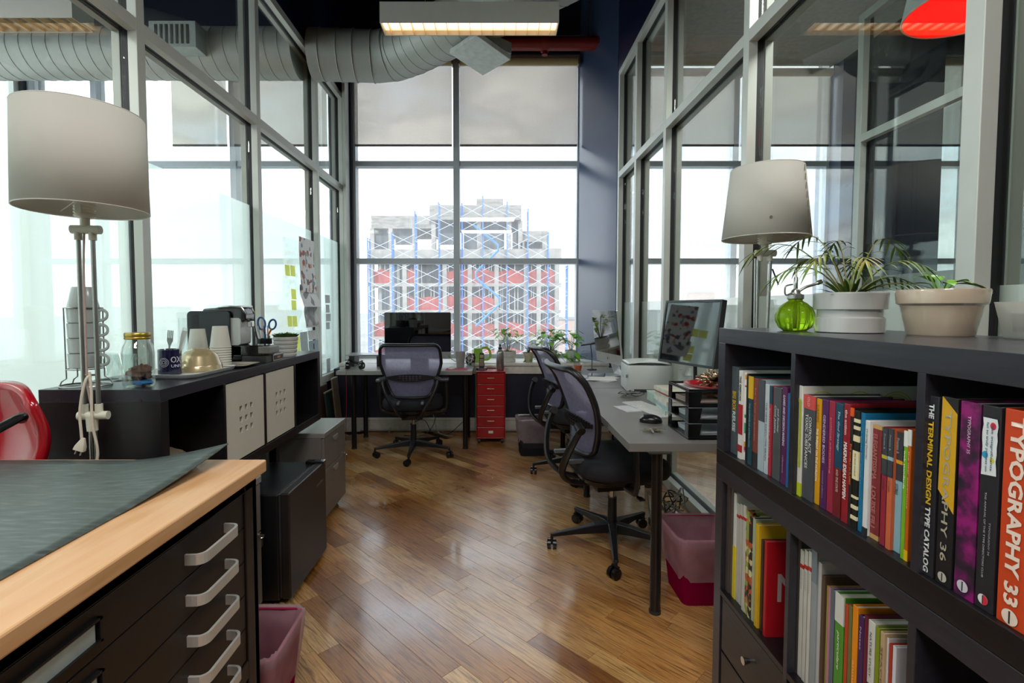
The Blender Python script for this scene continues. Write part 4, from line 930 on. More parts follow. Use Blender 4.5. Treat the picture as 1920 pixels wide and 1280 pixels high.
# second row
F2 = .435
U = 'magazines and books in the left cube of the lower row'
for q in ((1370, 1376, 912, '4d443d', 'brown-grey magazine file leaning at the far left of the lower row'), (1376.5, 1383, 915, '57504a', 'taupe magazine file second from the left in the lower row'),
          (1383.5, 1389, 930, 'cfcfcb', 'thin white book with a bright yellow foot'), (1389.5, 1395, 950, 'b5b1a8', 'first of three pale spines with a small red mark'),
          (1395.5, 1401, 951, 'b9b5ab', 'middle of three pale spines with a small red mark'), (1401.5, 1407, 953, 'bcb8ae', 'third of three pale spines with a small red mark'),
          (1407.5, 1413, 964, '8d9a4c', 'green and rust patterned magazine spine'), (1413.5, 1419, 975, '2e2527', 'dark patterned magazine spine'),
          (1419.5, 1426, 978, 'aab191', 'pale green magazine spine right of the dark one'), (1426.5, 1433, 990, 'c9a11e', 'golden yellow book with brown top cover'),
          (1433.5, 1437, 1015, 'c0491c', 'thin orange magazine spine'), (1437.5, 1442, 1020, '3b2d26', 'thin dark brown magazine spine beside the red one')):
    par = ()
    if 'yellow foot' in q[4]: par = ((0, .5, 'd8c414'),)
    if 'small red mark' in q[4]: par = ((.86, .89, 'b0281f'),)
    mt = None
    if 'patterned' in q[4]: mt = patmat('print_' + q[3], [(0, q[3]), (.4, 'b5532c'), (.6, 'c7c08a'), (.8, '2f3528')], 55, .5, 'v')
    book(q[0], q[1], q[2], q[3], q[4], F2, U, parts=par, mat=mt, name='magazine' if 'magazine' in q[4] else 'book', dep=.24)
t, w_, h_ = book(1444, 1449, 1022, 'a8131f', 'red magazine with a big pale letter N on its visible cover', F2, U, X=.712, name='magazine', dep=.22)
text('N', .06, .075, M('b3a7a5', .5), t, frame((.06, -w_ / 2 - .0006, h_ * .52), (1, 0, 0), (0, 0, 1)), 'cover_lettering'); B().box(.10, .2, -w_ / 2 - .0006, -w_ / 2, h_ * .5, h_ * .8).obj('cover_photo', M('8a6a55', .5), t, smooth=False)
U = 'books in the middle cube of the lower row'
for q in ((1503, 1512, 1010, '3a332c', 'dark brown folder at the left of the middle cube', ()), (1513, 1520, 1040, 'c4c1b9', 'first white journal with a red square near its top', ((.86, .89, 'b0281f'),)),
          (1521, 1528, 1041, 'c6c3bb', 'second white journal with a red square near its top', ((.86, .89, 'b0281f'),)), (1529, 1535, 1043, 'c2bfb7', 'third, thinner white journal with a red mark', ((.86, .89, 'b0281f'),)),
          (1536, 1546, 1030, '8b9396', 'grey clear-plastic-wrapped book taller than its neighbours', ((.75, .97, '6f7a80'),)), (1549, 1555, 1065, 'b4b2ae', 'pale grey book right of the plastic-wrapped one', ()),
          (1556, 1562, 1090, '4c3a2c', 'brown magazine spine in the middle cube', ()), (1562.5, 1568, 1108, 'a8a23c', 'olive yellow squared magazine spine', ()), (1568.5, 1573, 1113, 'b07a8a', 'dusty pink squared magazine spine', ()),
          (1573.5, 1582, 1118, '5c6672', 'slate blue book beside the green one', ()), (1583, 1600, 1128, '4c8c2a', 'wide green book with a white top and pale handwriting-like title', ((.78, 1, 'cfcfc8'),)),
          (1602.5, 1609, 1148, 'b5411e', 'thin orange-red book right of the green one', ()), (1609.5, 1616, 1150, '6b6a3a', 'thin olive and black book', ((0, .3, '1d1c1b'),)),
          (1617, 1628, 1150, 'e08512', 'bright orange book with a torn top edge', ()), (1629, 1640, 1170, '3f1a4e', 'dark purple book right of the bright orange one', ()),
          (1640.6, 1646, 1168, '64152c', 'tall maroon book right of the dark purple one', ()), (1647, 1662, 1180, 'cfccc5', 'white book with a landscape photo on its lower spine', ((.05, .5, '6e8ea3'), (.42, .55, '3c4a35'))),
          (1663, 1671, 1192, '7b8a16', 'olive green book near the right of the middle cube', ()), (1672, 1681, 1202, 'b59a78', 'beige and black book with white dots along its edge', ((0, .45, '25302a'),)),
          (1682, 1689, 1212, 'd0cfd2', 'white book with a violet edge', ()), (1690, 1696, 1225, 'a33324', 'brick red book near the divider', ()), (1697, 1704, 1230, 'c9c6cc', 'white book against the divider', ())):
    tx_ = ()
    if q[3] == '4c8c2a': tx_ = (('particulare', .42, .72, 'dfe6cc', .36, 0, .3),)
    if q[3] == 'e08512': tx_ = (('annual review', .1, .6, 'f4c27a', .3),)
    if q[3] == '3f1a4e': tx_ = (('Notes', .75, .92, 'bfa9c9', .3),)
    if q[3] == 'cfccc5': tx_ = (('NATURE STUDY', .60, .92, '55554f', .26),)
    if q[3] == 'b59a78': tx_ = (('SPACES', .6, .9, '6d4a33', .4),)
    if q[3] in ('c4c1b9', 'c6c3bb', 'c2bfb7'): tx_ = (('journal', .70, .84, '8d8a82', .3),)
    book(q[0], q[1], q[2], q[3], q[4], F2, U, parts=q[5], txt=tx_, name='magazine' if 'magazine' in q[4] else 'book')
for k, (cc, lb) in enumerate((('35302f', 'bottom dark magazine lying flat in the right lower cube'), ('4a4642', 'middle grey magazine lying flat in the right lower cube'), ('2c2a35', 'top dark magazine lying flat in the right lower cube'))):
    t = T('magazine', lb, 'magazine', (.85, .66, F2 + .04 * k), 0, 'flat magazines in the right lower cube')
    B().box(-.13, .14, -.12, .12, .036, .039).obj('cover', M(cc, .4), t, smooth=False); B().box(-.128, .138, -.118, .118, .002, .036).obj('pages', M('8b857a', .8), t, smooth=False); B().box(-.13, .14, -.12, .12, 0, .002).obj('back_cover', M(cc, .4), t, smooth=False)
# ------------------------------------------------------------------ standing lamps with drum shades
IV = M('cfcdbd', .45, 0, .03)
def lamp(label, loc, rz, zb, h, r0, r1, tilt=0, plug=True, sw=1):
    t = T('floor_lamp', label, 'lamp', loc, rz)
    SH = veil('lamp_shade_sheet', 'd5d2ca', .0, .30, (1, 1, 1), 6, .02)
    ring = lambda r, z: [(r * math.cos(2 * PI * k / 56), r * math.sin(2 * PI * k / 56), z) for k in range(56)]
    s = B(); s.loft([ring(r0, zb), ring(r1, zb + h)], (0, 0)); s_ = s.obj('lamp_shade', SH, t, solid=.0022)
    B().tube(ring(r0, zb), .0018, 5, True).obj('bottom_ring', M('cfcfc6', .4), s_); B().tube(ring(r1, zb + h), .0018, 5, True).obj('top_ring', M('cfcfc6', .4), s_); b = B()
    for k in range(3): a = 2 * PI * k / 3 + .4; b.tube([(0, 0, zb + .045), (r0 * .97 * math.cos(a), r0 * .97 * math.sin(a), zb + .012)], .0015, 5)
    b.obj('shade_spider', M('cfcfc6', .4), s_)
    b = B(); b.cyl((0, 0, zb - .022), (0, 0, zb + .045), .022, .025, 20)
    for k in range(6): b.cyl((0, 0, zb - .018 + k * .009), (0, 0, zb - .014 + k * .009), .0265, n=20)
    so_ = b.obj('socket', M('d9d7ca', .45), t); B().box(-.008, .008, -.030, -.024, zb - .012, zb + .012).obj('switch', M('c9c7ba', .4), so_, .001, smooth=False)
    B().lathe([(.0, .055), (.012, .055), (.013, .075), (.028, .11), (.03, .135), (.02, .16), (.0, .168)], 16, (0, 0, zb - .01)).obj('bulb', M('e8e6e0', .3), t)
    zt = zb - .055
    b = B(); b.cyl((0, 0, zb - .045), (0, 0, zb - .02), .012, n=14); b.cyl((-.036, 0, zt), (.040, 0, zt), .0125, n=16)
    for x in (-.019, .019): b.cyl((x, 0, zt), (x, 0, zt - .03), .010, n=14)
    b.obj('top_joint', IV, t)
    zm = .985; pm = STEEL
    if plug:
        for x in (-.019, .019): B().cyl((x, 0, zm + .02), (x, 0, zt - .025), .0062, n=14).obj('rod', pm, t)
        zc = zm
        b = B(); b.cyl((-.036, 0, zc), (.044, 0, zc), .0125, n=16)
        for x in (-.019, .019): b.cyl((x, 0, zc), (x, 0, zc + .034), .0105, n=14)
        b.cyl((0, 0, zc - .045), (0, 0, zc + .0), .014, .016, 16); b.obj('lower_joint', IV, t)
        B().cyl((-.004, 0, .02), (-.004, 0, zc - .04), .006, n=14).obj('pole', pm, t); B().cyl((.008, 0, .02), (.008, 0, zc - .04), .005, n=14).obj('pole', pm, t)
        B().cyl((-.019, 0, zc + .12), (.019, 0, zc + .12), .003, n=8).obj('cross_pin', pm, t)
        B().tube(spline([(0, -.004, zt), (-.004, -.006, zt - .1), (-.004, -.008, zc + .3), (-.003, -.01, zc + .1), (.004, -.006, zc + .02)], 5), .0028, 6).obj('inner_cable', M('a58f86', .5), t)
        B().tube(spline([(.006, -.008, zc + .118), (.0, -.018, zc + .112), (-.008, -.026, zc + .07), (-.014, -.03, zc + .01), (-.012, -.03, zc - .04), (-.010, -.032, zc - .062)], 6), .0038, 8).obj('cord', M('c9bfae', .5), t)
        B().tube(spline([(.003, -.010, zc + .13), (.010, -.016, zc + .08), (.012, -.02, zc - .02), (.022, -.018, zc - .10), (.018, -.016, zc - .2), (.03, -.01, .3), (.05, 0, .06)], 6), .0038, 8).obj('cord', M('c9bfae', .5), t)
        b = B(Matrix.Translation((-.012, -.033, zc - .080)) @ Matrix.Rotation(.35, 4, 'Y')); b.loft([rrect(.008, .008, .002, .022, 2), rrect(.016, .012, .003, .012, 2), rrect(.026, .018, .004, -.002, 2), rrect(.030, .018, .004, -.014, 2)]); b.box(-.008, -.006, -.003, .003, -.028, -.014); b.box(.006, .008, -.003, .003, -.028, -.014); b.obj('plug', M('d2cab8', .5), t)
    else:
        for x in (-.026, .022): B().cyl((x, 0, zt - .025), (x * .4 - .008, 0, .5), .0062, n=14).obj('rod', pm, t)
        for x in (-.034,): B().cyl((x, .004, zt - .02), (x * .5 - .006, .004, .5), .0042, n=12).obj('rod', pm, t)
        B().cyl((-.008, 0, .02), (-.008, 0, .52), .009, n=14).obj('pole', pm, t)
        B().cyl((.03, 0, zt - .06), (.055, 0, zt - .12), .0028, n=6).obj('lever', GASK, t)
        b = B(); b.box(-.001, .001, -r0 - .002, -r0 + .0, 0, 0.001)
        mz = rad(-52); sm = B()
        for k in range(9):
            f = k / 8; rr_ = (r0 + (r1 - r0) * f) + .0022; a = mz + .012 * math.sin(k * 2.1); sm.cyl((rr_ * math.cos(a), rr_ * math.sin(a), zb + h * f), (rr_ * math.cos(a + .008), rr_ * math.sin(a + .008), zb + h * min(1, f + .09)), .0012, n=5)
        sm.obj('side_seam', M('6b6a55', .6), s_)
        a = rad(-112); rr_ = r0 + (r1 - r0) * .2 + .003; b = B(); b.cyl((rr_ * math.cos(a), rr_ * math.sin(a), zb + h * .22), ((rr_ + .004) * math.cos(a), (rr_ + .004) * math.sin(a), zb + h * .22), .0045, n=10); b.obj('rivet', M('5a564c', .4), s_)
    B().lathe([(.12, 0), (.125, .004), (.12, .014), (.02, .022), (.012, .03)], 32).obj('lamp_base', M('b9b8b0', .4, .3), t)
    return t
lamp('floor lamp with a large white drum shade and dangling plug, left foreground', (-1.186, 1.465, 0), 8, 1.583, .275, .157, .151)
lamp('floor lamp with a tapered white shade standing behind the right book shelf', (1.035, 1.93, 0), 0, 1.566, .262, .152, .125, plug=False)
# ------------------------------------------------------------------ red chair at the left edge
t = T('chair', 'tall chair with glossy red curved backrest and black arms, cut by the left edge', 'chair', (-1.487, 1.14, 0))
RC = M('a60a1c', .18, 0, .03, 3, coat=.6)
B().grid(lambda u, v: ((u - .5) * (.30 + .05 * math.sin(v * PI)) , .26 + .055 * (1 - (2 * u - 1) ** 2) + .05 * math.sin(v * 2.4) - .10 * v * 0, .78 + .30 * v - .06 * abs(2 * u - 1) ** 3 * v), 24, 16).obj('backrest', RC, t, solid=.028)
B().loft([rrect(.34 * k, .38 * k, .1 * k, z, 5, 0, .02) for z, k in ((.70, .9), (.71, 1), (.735, 1), (.745, .93))]).obj('seat', RC, t)
for sg in (-1, 1):
    B().tube(spline([(sg * .165, .25, .99), (sg * .185, .22, 1.0), (sg * .18, .10, .965), (sg * .18, -.06, .93), (sg * .18, -.12, .88), (sg * .17, -.10, .74)], 6), .0125, 10).obj('arm', M('121214', .25), t)
for k in range(4):
    a = PI / 4 + k * PI / 2; B().cyl((.14 * math.cos(a), .14 * math.sin(a) + .02, .70), (.17 * math.cos(a), .17 * math.sin(a) + .02, 0), .012, n=12).obj('leg', M('121214', .3), t)
B().tube([(.165 * math.cos(k * PI / 12), .165 * math.sin(k * PI / 12) + .02, .28) for k in range(24)], .009, 8, True).obj('foot_ring', CHROME, t)
# ------------------------------------------------------------------ pots and mister on the right shelf
SOIL = M('2e2219', .95, 0, .3, 80, .6)
def pot(t, prof, mat, soil=None, n=36, th=.004, name='pot'):
    """thrown pot: outer profile (r, z), with thickness and inside"""
    inner = [(max(.004, r - th), z) for r, z in reversed(prof) if z > .01]
    b = B(); b.lathe([(.0005, 0)] + list(prof) + inner + [(.0005, .011)], n); p = b.obj(name, mat, t, ang=35)
    if soil: r, z = soil; b = B(); blob(b, (0, 0, z), r, r, .006, .05, 20, 6, 3, 6); b.obj('soil', SOIL, t)
    return p
t = T('plant_mister', 'bright green ribbed glass plant mister with metal pump', 'mister', (.803, 1.34, 1.24))
GG = bpy.data.materials.new('green_glass'); GG.use_nodes = True; q = GG.node_tree; bb = q.nodes['Principled BSDF']
tx = N(q, 'ShaderNodeTexCoord'); n1 = N(q, 'ShaderNodeTexNoise'); n1.inputs['Scale'].default_value = 9; q.links.new(tx.outputs['Object'], n1.inputs['Vector'])
q.links.new(ramp(q, n1.outputs['Fac'], [(.3, (.42, .80, .01)), (.7, (.60, .95, .04))]), bb.inputs['Base Color']); bb.inputs['Transmission Weight'].default_value = .8; bb.inputs['Roughness'].default_value = .04; bb.inputs['IOR'].default_value = 1.2
b = B(); prof = [(.0005, 0), (.026, .0), (.038, .010), (.0455, .028), (.046, .042), (.040, .060), (.026, .074), (.017, .080), (.0165, .088)]
vs = []; n = 60
for r, z in prof:
    for i in range(n): a = 2 * PI * i / n; k = 1 + .035 * math.cos(a * 12) * (1 if r > .02 else 0); vs.append((r * k * math.cos(a), r * k * math.sin(a), z))
b.add(vs, [(j * n + i, j * n + (i + 1) % n, (j + 1) * n + (i + 1) % n, (j + 1) * n + i) for j in range(len(prof) - 1) for i in range(n)]); b.obj('bottle', GG, t, ang=180)
b = B(); b.lathe([(.018, .084), (.020, .086), (.020, .096), (.012, .099), (.010, .108), (.005, .112), (.005, .142), (.0025, .145), (.0025, .166), (.012, .167), (.012, .170), (.001, .171)], 20); b.obj('pump', STEEL, t)
B().tube(spline([(.006, -.002, .104), (.022, -.006, .116), (.045, -.01, .124), (.052, -.012, .128)], 5), .0035, 8).obj('nozzle', STEEL, t)
B().cyl((.050, -.0115, .127), (.060, -.013, .131), .006, n=12).obj('nozzle_tip', CHROME, t)
B().tube(spline([(-.008, 0, .103), (-.026, 0, .096), (-.027, 0, .118), (-.008, 0, .124)], 6), .0022, 6).obj('finger_ring', STEEL, t)
B().cyl((0, 0, .012), (0, 0, .085), .0025, n=8).obj('dip_tube', M('3c4a12', .5), t)
WPOT = M('b4b3af', .16, 0, .03, 5, coat=.5)
t = T('potted_palm', 'small spiky palm in a banded white pot on the right shelf', 'plant', (.888, 1.255, 1.24))
pot(t, [(.066, .0), (.0735, .002), (.0735, .036), (.069, .040), (.069, .056), (.0775, .058), (.079, .096), (.077, .099)], WPOT, (.072, .088))
PALM = patmat('palm_leaf', [(.3, '3e5a1e'), (.5, '5f7a2c'), (.68, '9a8f3e')], 12, .45)
stem = B(); fol = B(); r5 = random.Random(5)
FR = [(150, .20, .14, .9), (172, .155, .075, 1.3), (100, .16, .17, .7), (75, .10, .15, .5), (28, .20, .155, .9), (8, .15, .05, 1.2), (-40, .12, .03, 1.2), (205, .13, .10, 1.1), (250, .09, .09, .8), (128, .10, .10, .6), (300, .13, .08, 1.0), (50, .14, .09, 1.1)]
for az, L, hgt, cur in FR:
    a = rad(az); d = Vector((math.cos(a), math.sin(a), 0)); pts = []
    for k in range(9):
        f = k / 8; pts.append(Vector((0, 0, .09)) + d * (.012 + L * f ** 1.1) + Vector((0, 0, hgt * math.sin(f * PI * .5 * (1 + cur * .35)) * 1.0)))
    stem.tube(pts, [.0022 - .0015 * k / 8 for k in range(9)], 5)
    for k in range(3, 9):
        f = k / 8; tdir = (pts[k] - pts[k - 1]).normalized()
        for sg in (-1, 1):
            side = Vector((-d.y, d.x, 0)) * sg; leaf(fol, pts[k], tdir * .8 + side * .55 - Vector((0, 0, .25)), .045 + .02 * r5.random(), .0036, .45, .3, 4)
    leaf(fol, pts[-1], pts[-1] - pts[-2], .06, .004, .4, .3, 4)
for k in range(26):
    a = r5.random() * 6.28; leaf(fol, (.02 * math.cos(a), .02 * math.sin(a), .09), (math.cos(a), math.sin(a), r5.uniform(.3, 1.6)), r5.uniform(.05, .09), .006, .25, .3, 4)
stem.obj('stems', M('6b6a34', .6), t); fol.obj('fronds', PALM, t, smooth=False)
t = T('potted_seedling', 'large beige glazed pot with a low leafy seedling', 'plant', (1.0, 1.125, 1.24))
pot(t, [(.058, 0), (.060, .003), (.0725, .066), (.0795, .071), (.0825, .098), (.081, .102)], M('b7a48f', .14, 0, .03, 5, coat=.6), (.072, .09))
b = B(); LG = patmat('fresh_leaf', [(.3, '4c8a1c'), (.6, '7cb52c'), (.8, '9acb45')], 20, .35)
for az, L, z, w_ in ((10, .05, .5, .016), (-25, .055, .15, .017), (185, .05, .75, .012), (150, .045, .3, .011), (90, .025, 1.6, .013), (60, .022, 1.4, .011), (250, .03, .3, .012), (-60, .03, .4, .012)):
    a = rad(az); b.tube([(0, 0, .088), (.02 * math.cos(a), .02 * math.sin(a), .112 + z * .008)], .0014, 5); leaf(b, (.02 * math.cos(a), .02 * math.sin(a), .112 + z * .008), (math.cos(a), math.sin(a), z), L * 1.25, w_ * 1.1, .45, .2, 6)
b.obj('leaves', LG, t)
t = T('glass_pot', 'frosted glass pot at the far right of the shelf top', 'pot', (1.085, .985, 1.24))
pot(t, [(.058, 0), (.060, .003), (.074, .070), (.075, .073)], veil('frosted_glass_pot', 'd5d2cb', .25, .5, (.95, .93, .9), 5, .04)); B().lathe([(.001, .012), (.045, .013), (.050, .05), (.001, .052)], 24).obj('inner_pot', M('3e3a33', .7), t)
# ------------------------------------------------------------------ things on the left shelf unit (top z 1.04)
Z1 = 1.04; CUPW = M('b9c2c0', .25, 0, .02, 5, coat=.3)
t = T('wire_rack', 'wire rack holding a stack of pale cups, left end of the shelf top', 'rack', (-1.368, 1.67, Z1))
b = B(); b.tube([(.075 * math.cos(k * PI / 14), .062 * math.sin(k * PI / 14), .004) for k in range(28)], .003, 6, True); b.obj('foot_ring', STEEL, t)
for a_ in (2.7, 4.0, 5.2, .6):
    x, y = math.cos(a_), math.sin(a_); B().tube([(.075 * x, .062 * y, .004), (.068 * x, .058 * y, .02), (.050 * x, .050 * y, .03), (.051 * x, .051 * y, .262)], .0022, 6).obj('upright', STEEL, t)
B().tube([(.051 * math.cos(k * PI / 14), .051 * math.sin(k * PI / 14), .262) for k in range(28)], .0022, 6, True).obj('top_ring', STEEL, t)
B().tube([(.050 * math.cos(k * PI / 14), .050 * math.sin(k * PI / 14), .060) for k in range(28)], .0022, 6, True).obj('lower_ring', STEEL, t)
cup0 = None
for k in range(4):
    z = Z1 + .0625 + k * .0497; lb = ('bottom', 'second', 'third', 'top')[k] + ' upright pale cup in the wire rack, its handle to the right'
    if k == 0:
        cup0 = T('coffee_cup', lb, 'cup', (-1.368, 1.67, z), 0, 'cups in the wire rack')
        pot(cup0, [(.040, 0), (.0435, .003), (.0455, .049)], CUPW, th=.003, name='cup_body')
        B().tube(spline([(.043, -.004, .041), (.070, -.008, .043), (.085, -.010, .034), (.084, -.010, .018), (.066, -.007, .009), (.043, -.004, .010)], 6), [(.003, .005)] * 31, 8).obj('handle', CUPW, cup0)
    else: dup(cup0, (-1.368, 1.67, z), 0, lb)
t = T('coffee_cup', 'pale cup turned upside down on top of the rack stack', 'cup', (-1.368, 1.67, Z1 + .0625 + .1995), 0, 'cups in the wire rack')
B().lathe([(.043, 0), (.0435, .003), (.030, .066), (.028, .069), (.001, .069)], 32).obj('cup_body', CUPW, t)
t = T('mason_jar', 'clear glass jar with gold lid holding brown and blue scraps', 'jar', (-1.185, 1.662, Z1))
b = B(); pr = [(.001, .002), (.040, .0), (.046, .008), (.047, .02), (.047, .115), (.043, .135), (.036, .148), (.035, .162)]; b.shell(pr, 40); b.shell([(max(.001, r - .003), z + .003) for r, z in pr], 40); b.obj('jar_body', CGLASS, t)
B().lathe([(.0365, .158), (.0375, .160), (.0375, .164), (.0365, .166), (.0375, .168), (.0375, .177), (.0355, .180), (.001, .180)], 36).obj('lid', M('b79a4c', .3, .8), t)
b = B(); blob(b, (.006, .0, .045), .033, .030, .026, .35, 18, 12, 8, 3); b.obj('brown_scrap', M('5a3a30', .7, 0, .3, 60), t)
b = B(); blob(b, (.012, .0, .014), .030, .028, .010, .25, 18, 8, 2, 3); b.obj('blue_scrap', M('1173b5', .5, 0, .2, 60), t)
t = T('glass_mug', 'clear glass mug behind the jar, right of the cup rack', 'mug', (-1.335, 1.80, Z1))
pot(t, [(.034, 0), (.036, .003), (.037, .095)], CGLASS, th=.003, name='mug_body'); B().tube(spline([(.036, 0, .08), (.058, 0, .078), (.06, 0, .035), (.036, 0, .022)], 6), .004, 8).obj('handle', CGLASS, t)
t = T('glass_mug', 'second clear glass mug, nearer the glass wall behind the rack', 'mug', (-1.42, 1.83, Z1))
pot(t, [(.034, 0), (.036, .003), (.037, .095)], CGLASS, th=.003, name='mug_body')
TRAY = M('e4e7e6', .3)
t = T('serving_tray', 'white rimmed tray under the navy mug and bowl', 'tray', (-1.232, 2.0, Z1))
pl = lambda k, z: [(x * k, y * k, z) for x, y, _ in rrect(.25, .34, .04, 0, 3)]
B().loft([pl(.93, 0), pl(.95, .002), pl(1.0, .016), pl(.985, .0165), pl(.88, .006), pl(.5, .006)]).obj('tray_body', TRAY, t)
t = T('mug', 'navy blue mug with white university crest and lettering, holding a fork', 'mug', (-1.245, 1.915, Z1 + .0065))
pot(t, [(.037, 0), (.0395, .003), (.0395, .098)], M('131338', .15, 0, .03, coat=.5), th=.003, name='mug_body')
MW = M('c4c4d0', .5)
def wrapc(a0, z, R_): return lambda p: Vector((R_ * math.cos(a0 + p.x / R_), R_ * math.sin(a0 + p.x / R_), z + p.y))
a0 = rad(-90 + 33)
text('OXFORD', .105, .023, MW, t, None, bend=wrapc(a0 + 1.40, .060, .0399)); text('UNIVERSITY', .098, .011, MW, t, None, bend=wrapc(a0 + 1.34, .036, .0399))
b = B()
for r_ in (.017, .012, .006): b.add([wrapc(a0 - .50, .05, .0399)(Vector((rr2 * math.cos(k * PI / 14), rr2 * math.sin(k * PI / 14), 0))) for k in range(28) for rr2 in (r_, r_ - .0016)], [(2 * k, 2 * k + 1, 2 * ((k + 1) % 28) + 1, 2 * ((k + 1) % 28)) for k in range(28)])
for a_ in (-.004, 0, .004): b.add([wrapc(a0 - .50, .05, .0399)(Vector(p)) for p in ((-.008, a_ - .0007, 0), (.008, a_ - .0007, 0), (.008, a_ + .0007, 0), (-.008, a_ + .0007, 0))], [(0, 1, 2, 3)])
b.obj('crest', MW, t, smooth=False)
B().tube(spline([(-.02, .034, .08), (-.04, .055, .078), (-.042, .058, .04), (-.02, .034, .022)], 5), .005, 8).obj('handle', M('131338', .15, 0, .03, coat=.5), t)
t = T('fork', 'steel fork standing in the navy mug', 'fork', (-1.255, 1.915, Z1 + .012))
b = B(Matrix.Rotation(rad(6), 4, 'Y')); b.box(-.003, .003, -.001, .001, 0, .105); b.prism([(-.003, .105), (.003, .105), (.011, .125), (.011, .135), (-.011, .135), (-.011, .125)], -.001, .001, 'y')
for x in (-.0095, -.0035, .0025, .0085): b.box(x - .0012, x + .0018, -.001, .001, .134, .165)
b.obj('fork_body', STEEL, t, smooth=False)
t = T('cutlery_pack', 'plastic-wrapped cutlery leaning out of the navy mug', 'cutlery', (-1.232, 1.915, Z1 + .012))
b = B(Matrix.Rotation(rad(16), 4, 'Y')); b.loft([[(x, y, z) for x, y, _ in rrect(w_, .006, .003, 0, 2)] for z, w_ in ((.0, .016), (.08, .024), (.13, .028), (.16, .030), (.182, .018))]); b.obj('wrapper', glassmat('clear_wrap', (.92, .93, .93), .15, .2, .8), t)
b = B(Matrix.Rotation(rad(16), 4, 'Y')); b.loft([[(x, y, z) for x, y, _ in rrect(w_, .003, .001, 0, 2)] for z, w_ in ((.0, .008), (.12, .010), (.15, .018), (.17, .014))]); b.obj('plastic_spoon', WHITE, t)
t = T('bowl', 'cream metallic bowl turned upside down on the tray', 'bowl', (-1.212, 2.055, Z1 + .0065))
B().lathe([(.083, 0), (.086, .003), (.082, .022), (.081, .024), (.079, .026), (.068, .060), (.050, .080), (.034, .085), (.033, .090), (.001, .088)], 40).obj('bowl_body', M('b3a27c', .22, .35, .05, 4, coat=.5), t)
t = T('plate', 'pale square plate under the stacks of paper cups', 'plate', (-1.215, 2.235, Z1))
B().loft([[(x * k, y * k, z) for x, y, _ in rrect(.27, .17, .02, 0, 3)] for k, z in ((.8, 0), (.85, .002), (1, .012), (.985, .0128), (.83, .005), (.4, .005))]).obj('plate_body', M('a59f90', .25, coat=.4), t)
def cups(label, x, y, z, n):
    t = T('paper_cup_stack', label, 'cups', (x, y, z), 0, 'stacks of white paper cups'); m = M('c8c6bc', .55, 0, .02, 5)
    cup = B().lathe([(.0425, 0), (.0435, .002), (.0425, .004), (.0415, .0045), (.0300, .092), (.0295, .0935), (.001, .091)], 28).mesh(True, 35)
    for k in range(n): put(cup, 'paper_cup', m, t, loc=(0, 0, k * .0105))
cups('front stack of nested white paper cups upside down on the pale plate', -1.205, 2.20, Z1 + .0052, 9)
cups('rear stack of nested white paper cups beside the coffee machine', -1.345, 2.27, Z1 + .0002, 8)
t = T('coffee_machine', 'black and silver pod coffee machine on the left shelf top', 'coffee machine', (-1.29, 2.42, Z1))
pnl = [(x - .055, z + .13) for x, z, _ in rrect(.20, .235, .02, 0, 4)]
B().prism(pnl, -.065, -.052, 'y').obj('side_panel', M('20272a', .35), t, .002)
b = B()
for k in range(11): b.box(-.135, -.10, -.0665, -.065, .165 + k * .006, .168 + k * .006)
b.obj('vent_slots', M('0c0f10', .6), t, smooth=False)
B().prism([(x - .02, z + .15) for x, z, _ in rrect(.22, .13, .015, 0, 4)], -.052, .05, 'y').obj('machine_body', M('b9bab8', .3, .3, .03, 5), t, .002); B().prism([(x - .02, z + .0425) for x, z, _ in rrect(.22, .085, .012, 0, 4)], -.05, .05, 'y').obj('machine_base', BLKG, t, .002)
hd = [(-.10, .235), (-.09, .258), (-.02, .264), (.075, .266), (.098, .262), (.112, .235), (.110, .205), (.095, .196), (.0, .200), (-.09, .21)]
B().prism(hd, -.045, .045, 'y').obj('brew_head', BLKG, t, .006)
b = B(); b.tube([(-.02, -.048, .266), (.04, -.05, .270), (.095, -.048, .267), (.114, -.04, .235)], .004, 8); b.tube([(-.02, .048, .266), (.04, .05, .270), (.095, .048, .267), (.114, .04, .235)], .004, 8); b.cyl((.095, -.05, .268), (.095, .05, .268), .006, n=10); b.obj('lever', CHROME, t)
B().box(.10, .125, -.015, .015, .17, .20).obj('spout', CHROME, t, .004, smooth=False)
B().loft([rrect(.20, .10, .03, z, 5, .115, 0) for z in (.035, .085)]).obj('drip_tray_housing', BLKG, t, .004)
B().box(.17, .226, -.052, .052, .045, .080).obj('tray_front', M('8a8a88', .3, .6), t, .003, smooth=False)
B().box(.06, .205, -.045, .045, .0, .034).obj('drip_tray', M('4a4a4c', .3, .6), t, .003, smooth=False)
B().loft([rrect(.075, .08, .02, z, 4, -.19, .01) for z in (.0, .215)]).obj('water_tank', CGLASS, t)
b = B(); b.box(-.21, -.17, -.03, .04, -.0, .004); b.obj('tank_foot', BLK, t, smooth=False)
t = T('pod_drawer', 'low black box with a chrome front strip near the shelf edge', 'box', (-1.135, 2.39, Z1))
t.location = (-1.13, 2.50, Z1)
b = B(); b.box(-.075, .045, -.06, .06, .002, .036); b.obj('box_body', M('17171a', .3), t, .003, smooth=False)
b = B(); b.box(.045, .05, -.06, .06, .002, .036); f_ = b.obj('front_frame', CHROME, t, .001, smooth=False); B().box(.050, .0515, -.05, .05, .008, .030).obj('front_inset', M('3a2620', .3), f_, smooth=False); B().box(.051, .053, -.02, .015, .015, .025).obj('badge', M('b58a6a', .3, .8), f_, smooth=False)
t = T('pen_holder', 'black round holder full of pens behind the succulent pot', 'holder', (-1.27, 2.76, Z1))
pot(t, [(.040, 0), (.041, .002), (.041, .095)], M('15181a', .4), th=.002, name='cup')
r6 = random.Random(6)
